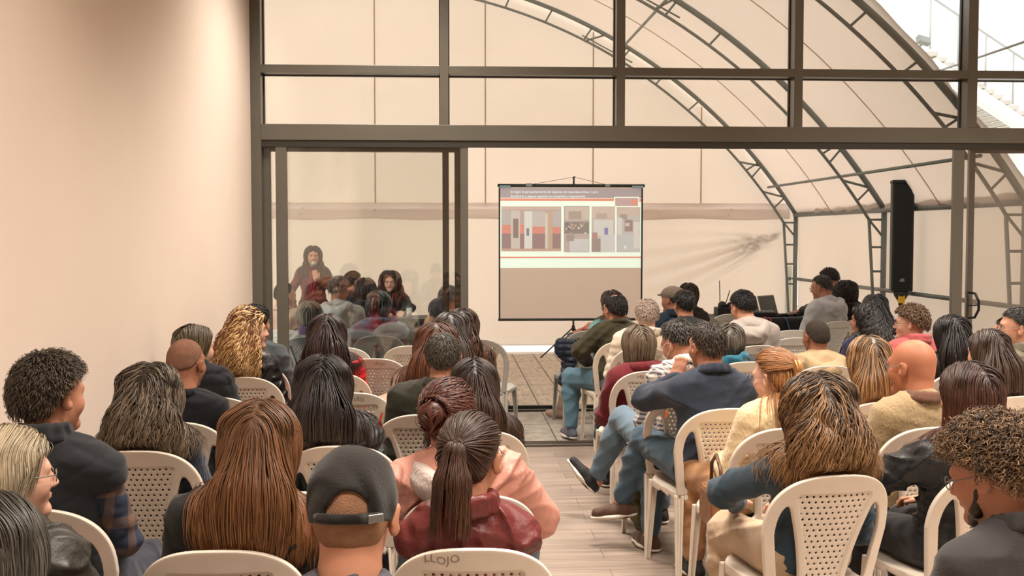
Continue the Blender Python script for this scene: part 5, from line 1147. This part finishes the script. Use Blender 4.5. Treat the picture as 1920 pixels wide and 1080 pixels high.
PE('person with short white spiky hair in a cream padded jacket', 1213, 560, 8.25, ('short', dict(th=.012, lift=.35)), ((196, 176, 162), (216, 200, 186), (224, 210, 198), (180, 156, 142)), CARDI((222, 208, 186), quilt='puff', g=.032, collar='high'), 'p', hyaw=-5, rz=4, lx=-.08, sw=1.05)
PE('person with grey-blond half-up hair in a maroon sweater', 1196, 607, 6.85, ('bob', dict(len=.12, w=.096, th=.018)), ((112, 96, 80), (140, 122, 102), (166, 148, 126), (96, 80, 66)), CARDI((104, 30, 38), g=.022, collar='shirt', kind='plain'), 'p', s=.97, rz=5, lx=.03, bulk=1.15, sw=1.1,
   extra=lambda root, T, t, A, Lg, s: MB().tube([T((-.012, -.115, .062)), T((.0, -.124, .05)), T((.012, -.118, .036))], .005, 6).build('hair_clip', mat('clip_tan', (196, 150, 96), .35), root))
PE('person wearing a beige flat cap and navy jacket', 1260, 534, 10.0, ('cap', dict(th=.004)), DKB, CARDI((46, 60, 78), g=.02, collar='high'), 'b', hyaw=40, extra=flatcap_extra, ch='white')
PE('person with short black hair in a dark green-grey hooded coat', 1283, 543, 9.0, ('short', dict(th=.014)), BLK, CARDI((56, 56, 54), g=.024, collar='hood'), 'b', hyaw=8, rz=4, ch='white')
PE('person with brown bobbed hair beyond the flat cap wearer', 1290, 530, 10.9, ('bob', dict(len=.12, w=.082)), BRN, CARDI((60, 52, 50)), 'b', s=.95, ch='white')
PE('person in a checked shirt with face mask loops, head bowed, legs out to the aisle', 1272, 604, 6.0, ('short', dict(th=.013)), ((32, 28, 26), (54, 50, 46), (86, 80, 74), (100, 94, 86)), CARDI((226, 216, 204), kind='check', col2=(92, 92, 104), g=.016, collar='shirt'), 'b', hyaw=30, hpitch=22, hy=.0, mask=1, rz=6, pants=(98, 118, 132), shoes=(34, 34, 34),
   legs={-1: ((-.18, .40, .63), (-.30, .56, .27), (-.55, .35, .7), (-.75, .2, -.6)), 1: ((.06, .42, .50), (.06, .42, .10), (0, 1, 0))})
def p38x(root, T, t, A, Lg, s):
    MB().box(-.016, .016, -.003, .003, -.018, .018, .003).build('sleeve_patch', mat('leather_patch', (190, 96, 44), .6), root, loc=t(-.235, -.055, .30), rot=(0, 0, .9))
PE('person in a dark navy jacket resting the chin on one hand', 1325, 603, 5.48, ('short', dict(th=.008)), ((46, 38, 32), (72, 60, 50), (104, 92, 78), (92, 82, 72)), CARDI((44, 52, 66), g=.026, collar='shirt', kind='plain'), 'b', hyaw=14, rz=8, sw=1.08, bulk=1.05, pants=(66, 86, 100), shoes=(84, 58, 42), hy=-.03, extra=p38x,
   legs={-1: ((-.18, .40, .60), (-.28, .50, .25), (-1, .05, -.06), (.05, -.1, -1)), 1: ((-.12, .42, .50), (-.16, .36, .10), (-.2, 1, 0))},
   arms={-1: ((-.26, .16, .86), (-.11, .11, .965), (.25, .1, .8), (-.2, -.9, .1), 1.0)})
PE('person with a grey bob and a thick teal scarf', 1368, 606, 7.3, ('bob', dict(len=.06, w=.084, th=.024)), GRY, CARDI((58, 62, 66), g=.022, collar='scarf', ccol=(34, 104, 128)), 'p', hyaw=-15, s=.95, lx=.06, rz=4)
PE('person with short black hair in a light grey hooded sweatshirt, mid row', 1392, 545, 8.35, ('short', dict(th=.014)), ((18, 18, 20), (32, 32, 34), (60, 62, 64)), CARDI((186, 178, 170), g=.028, collar='hood'), 'a', rz=5, hyaw=14, hpitch=12, glasses=1, bulk=1.1, sw=1.08, lx=.07, ch='white')
PE('person with greying hair in a pale grey hooded sweatshirt beside the laptops', 1540, 515, 10.75, ('short', dict(th=.008)), ((56, 54, 52), (88, 84, 80), (110, 106, 100)), CARDI((196, 196, 198), g=.028, collar='hood'), 'b', rz=20, hyaw=28, hpitch=10, glasses=1, lx=.05, ch='white')
PE('person in dark clothes reaching over to the laptop keyboard', 1554, 503, 12.0, ('short', dict(th=.016)), DKB, CARDI((48, 48, 48), g=.02, sleeve=.75), 'b', rz=60, hyaw=-10, hpitch=15, hy=.05, fine=.0065, ch='white',
   arms={-1: ((-.30, .16, .92), (-.10, .34, .865), (-.1, 1, -.12), (0, .1, 1), .35), 1: ((.28, .14, .90), (.10, .32, .865), (-.1, 1, -.1), (0, .1, 1), .4)})
PE('person with dark wavy hair next to the pale hooded sweatshirt by the laptops', 1584, 525, 11.0, ('wavy', dict(len=.16, w=.105, n=420)), ((22, 16, 14), (38, 28, 24), (60, 44, 36)), CARDI((44, 38, 38)), 'b', s=.95, rz=10, lx=.06, ch='white')
PE('person with long straight black hair in front of the column speaker', 1638, 551, 9.2, ('long', dict(len=.24, w=.094)), ((20, 18, 20), (40, 38, 40), (70, 64, 64)), CARDI((60, 52, 56)), 'b', s=.95, hyaw=10, lx=.08, ch='white')
PE('person with clipped-up wavy black hair in a purple-navy jacket', 1622, 567, 8.05, ('wavy', dict(len=.24, w=.088, amp=.012, lam=.055)), ((24, 22, 22), (48, 46, 46), (92, 88, 86), (70, 66, 66)), CARDI((62, 60, 96), g=.02), 'b', hyaw=42, s=.96, ear=1, lx=.02, rz=6, ch='white',
   extra=lambda root, T, t, A, Lg, s: MB().tube([T((-.02, -.118, .07)), T((.0, -.13, .05)), T((.02, -.12, .03))], .006, 6).build('hair_clip', mat('clip_silver', (180, 180, 180), .2, .7, metal=.8), root))
PE('person with cropped dark hair in a beige hooded jacket with a black strap', 1530, 597, 7.05, ('short', dict(th=.005, n=0)), ((40, 34, 30), (58, 50, 44), (66, 58, 50)), CARDI((170, 146, 112), g=.030, collar='hood'), 'd', hyaw=8, rz=5, s=.95, extra=strap_extra, ch='cream')
PE('elderly person with short brown permed hair, glasses and a coral padded jacket', 1706, 570, 7.6, ('thick', dict(th=.028, len=.1, nape=-.5)), ((92, 70, 50), (124, 96, 70), (152, 124, 94), (104, 80, 58)), CARDI((186, 92, 92), quilt='puff', g=.028, collar='high'), 'p', hyaw=55, glasses=2, face=1, s=.95, rz=8, ear=1, ch='white')
PE('person with long straight black hair in a brown fur-trimmed coat', 1780, 592, 6.7, ('long', dict(len=.23, w=.108, th=.02)), ((18, 14, 14), (30, 24, 24), (50, 40, 38)), CARDI((58, 42, 36), g=.024, kind='knit'), 'b', s=.96, hyaw=8, rz=6)
PE('person with straight shoulder-length hair streaked blond and a cream top', 1625, 630, 5.55, ('long', dict(len=.19, w=.102, th=.018, flare=1.1)), ((96, 74, 50), (124, 86, 54), (190, 132, 80), (166, 128, 84)), CARDI((214, 198, 172), g=.016), 'p', s=.97, rz=6)
PE('bald person with glasses in a beige knitted sweater over a brown shirt', 1710, 637, 4.83, ('bald',), BRN, CARDI((168, 146, 110), kind='knit', g=.022, collar='shirt', ccol=(112, 80, 64), ckind='plain'), (178, 116, 86), hyaw=24, glasses=1, rz=8, sw=1.05, bulk=1.08, hpitch=4, hw=1.07)
def purse(root, T, t, A, Lg, s): pass
PE('person with ginger-blond hair gathered in a tortoiseshell clip and a cream sweater', 1452, 655, 4.85, ('clip', dict(len=.20, th=.014, tie=(214, 160, 96))), ((146, 98, 54), (186, 128, 74), (206, 150, 92), (156, 104, 60)), CARDI((226, 202, 158), kind='knit', g=.026), 'p', hyaw=30, hpitch=8, s=.97, rz=10, lx=-.02, glasses=2, pants=(172, 128, 88), bulk=1.05,
   legs={-1: ((-.13, .40, .53), (-.12, .42, .10))})
PE('person with long wavy brown-blond hair in a dark denim jacket', 1525, 703, 3.92, ('wavy', dict(len=.24, w=.118, th=.026, amp=.013, lam=.13)), ((66, 50, 36), (108, 78, 50), (180, 132, 78), (132, 98, 62)), CARDI((48, 66, 78), g=.018, kind='plain'), 'p', s=.98, rz=8, hyaw=4, pants=(190, 164, 136),
   arms={-1: ((-.27, .08, .74), (-.12, .28, .64))})
PE('person with shoulder-length reddish dark brown hair in a black leather jacket', 1814, 680, 4.0, ('long', dict(len=.16, w=.108, th=.022, flare=1.05)), ((46, 30, 24), (84, 48, 32), (128, 70, 44), (66, 40, 30)), CARDI((30, 32, 34), kind='leather', g=.026, collar='shirt'), 'b', s=.98, rz=12, hyaw=5, sw=1.05, pants=(34, 32, 34),
   arms={-1: ((-.31, .14, .72), (-.12, .34, .66))})
PE('person with very long straight brown hair at the right of the bald one', 1850, 618, 5.7, ('long', dict(len=.34, w=.106, th=.018)), ((52, 38, 30), (86, 62, 48), (110, 82, 62), (70, 52, 42)), CARDI((60, 52, 50)), 'a', s=.96, rz=10, hyaw=12, lx=.05)
PE('person with slicked dark hair, glasses and a grey-green padded jacket at the right edge', 1908, 575, 6.3, ('short', dict(th=.010)), ((36, 34, 34), (60, 58, 56), (90, 86, 82)), CARDI((128, 124, 106), quilt='puff', g=.028, collar='high'), 'a', hyaw=58, glasses=1, face=1, rz=10, lx=.08)
PE('person with pulled-back brown hair and glasses near the right edge, in profile', 1888, 594, 7.1, ('bun', dict(at=(0, -.118, .02))), BRN, CARDI((44, 42, 44)), 'b', hyaw=60, glasses=1, face=1, s=.95, rz=8, ch='white')
PE('person with curly brown hair, beard and glasses in a charcoal denim jacket', 1862, 783, 2.7, ('curly', dict(th=.036, n=2400, len=.1, nape=-.52)), ((62, 46, 32), (98, 72, 46), (150, 114, 74), (128, 98, 66)), CARDI((58, 56, 56), g=.020, collar='shirt'), 'b', hyaw=26, hpitch=16, glasses=1, beard=1, rz=14, lx=.06, sw=1.08, hy=-.02)
# --- empty chairs the photo shows
def ec(px, py, Y, rz, lab, kind='cream', h=.878):
    p = P(px, py, Y); chair(p[0], Y+.30, math.radians(rz), lab, 'plastic chairs set out in rows', kind)
ec(914, 580, 8.9, -14, 'empty grey slatted chair alone at the left of the aisle', 'grey')
ec(1100, 590, 9.65, 6, 'grey slatted chair with a navy coat hung on it, under the teal top', 'grey')
ec(772, 590, 8.3, 0, 'empty white plastic chair beyond the ash-grey hair')

ec(706, 668, 7.45, -3, 'empty cream plastic chair beyond the right shoulder of the red jacket')
ec(664, 730, 5.85, -3, 'empty cream plastic chair right behind the red jacket')
ec(572, 905, 3.6, -3, 'empty cream plastic chair between the auburn hair and the peach jacket')
ec(1366, 583, 11.6, 4, 'empty white plastic chair in the front row left of the laptops', 'white')
ec(1312, 592, 11.2, 4, 'empty white plastic chair in front of the person with brown bobbed hair', 'white')
ec(1480, 612, 9.6, 4, 'empty white plastic chair behind the laptop table', 'white')
ec(1486, 622, 8.9, 4, 'empty white plastic chair left of the beige hooded jacket', 'white')
ec(1545, 690, 6.25, 6, 'empty cream plastic chair between the beige hood and the wavy brown-blond hair')
ec(640, 600, 8.2, 0, 'empty white plastic chair just inside the left door glass', 'white')
ec(1900, 755, 5.0, 10, 'empty cream plastic chair at the right edge beyond the leather jacket')

# --- bags and coats
def coat(name, lab, cat, pts, r0, col, sq=.5, n=(1, 0, 0)):
    pr = [c(a, b, ra, rb, .05, (n, sq)) for (a, ra), (b, rb) in zip(pts, pts[1:])]
    o_ = np.mean([p_[0] for p_ in pts], 0); pr = [('c', p_[1]-o_, p_[2]-o_)+p_[3:] for p_ in pr]
    me, _ = sdf_mesh(name, pr, .009, lambda F, X, Y_, Z: F-.010*(np.abs(np.sin(math.pi*Z/.055))**.5)+.006-.005*np.sin(30*Y_+20*Z)); o = link(name, me, None, mat_cloth('t', col, 'satin')); o.location = o_; tag(o, lab, cat); return o
q = lambda px, py, Y: np.array(P(px, py, Y))
coat('padded_coat', 'olive green padded coat hanging over the lap beside the checked shirt', 'coat', [(q(1232, 800, 6.15), .10), (q(1204, 850, 6.15), .12), (q(1196, 930, 6.15), .11), (q(1205, 985, 6.15), .07)], 0, (84, 80, 46))
coat('navy_coat', 'dark navy coat hung on the grey slatted chair at the aisle', 'coat', [(q(1050, 652, 9.7), .09), (q(1072, 655, 9.75), .12), (q(1066, 690, 9.75), .09), (q(1052, 712, 9.75), .05)], 0, (38, 46, 62))
coat('brown_coat', 'brown coat folded over the chair in front of the olive jacket', 'coat', [(q(752, 735, 6.1), .11), (q(790, 722, 6.1), .13), (q(756, 770, 6.05), .10)], 0, (86, 62, 50))
r = empty('handbag', q(1342, 985, 4.65)); tag(r, 'small brown leather handbag between the cream sweater and the denim jacket', 'handbag')
MB().box(-.05, .05, -.12, .12, 0, .17, .02).build('bag_body', mat_cloth('t', (134, 88, 54), 'leather'), r)
MB().tube([(0, -.09, .16), (0, -.08, .26), (0, 0, .31), (0, .08, .26), (0, .09, .16)], .008, 8).build('strap', mat_cloth('t', (96, 60, 38), 'leather'), r)
p = q(733, 735, 6.6); r = empty('shopping_bag', (p[0], 6.6, .46)); tag(r, 'colourful red and green shopping bag with beige cloth on a chair', 'bag')
MB().box(-.10, .10, -.08, .08, 0, .22, .02).build('bag_body', mat('bag_red', (190, 44, 34), .6, var=.2, vs=12, bump=.5, bs=20), r)
MB().box(-.102, .102, -.082, .082, .01, .08, .01).build('printed_band', mat('bag_green', (70, 140, 50), .6), r)
MB().ball((0, 0, .25), .09, 12, (1.1, .8, .6)).build('cloth', mat_cloth('t', (186, 160, 132), 'satin'), r)

def mark(key, body, u0, v0, size):
    for o in COL.objects:
        if o.name.startswith('plastic_chair') and key in o.get('label', ''):
            cu = bpy.data.curves.new('w', 'FONT'); cu.body = body; cu.size = size; cu.resolution_u = 2; q = bpy.data.objects.new('w', cu); COL.objects.link(q); bpy.context.view_layer.update()
            me = bpy.data.meshes.new_from_object(q.evaluated_get(bpy.context.evaluated_depsgraph_get())); bpy.data.objects.remove(q); bm = bmesh.new(); bm.from_mesh(me)
            bmesh.ops.subdivide_edges(bm, edges=bm.edges[:], cuts=1)
            for v in bm.verts:
                u, w_ = u0+v.co.x, v0+v.co.y+.004*math.sin(v.co.x*90); v.co = Vector((u, -.195-.10*(w_/.45)-.045*(w_/.45)**2-.0135+.75*u*u*(.5+.5*min(1, w_/.3)), .435+w_*.985))
            bm.to_mesh(me); bm.free(); me.materials.clear(); k_ = link('pen_marking', me, o, mat('pen_ink', (150, 136, 122), .7)); k_['label'] = 'handwritten letters on the chair back'; return
mark('brown ponytail in a maroon', 'LLOJO', -.13, .412, .034)
mark('grey-blond half-up', 'HB', -.09, .405, .034)
mark('short black hair in a light grey hooded', 'LEON', -.02, .408, .034)
mark('empty cream plastic chair right behind', 'LEO', .02, .408, .03)
mark('empty cream plastic chair beyond the right shoulder', 'LEON', .0, .408, .03)
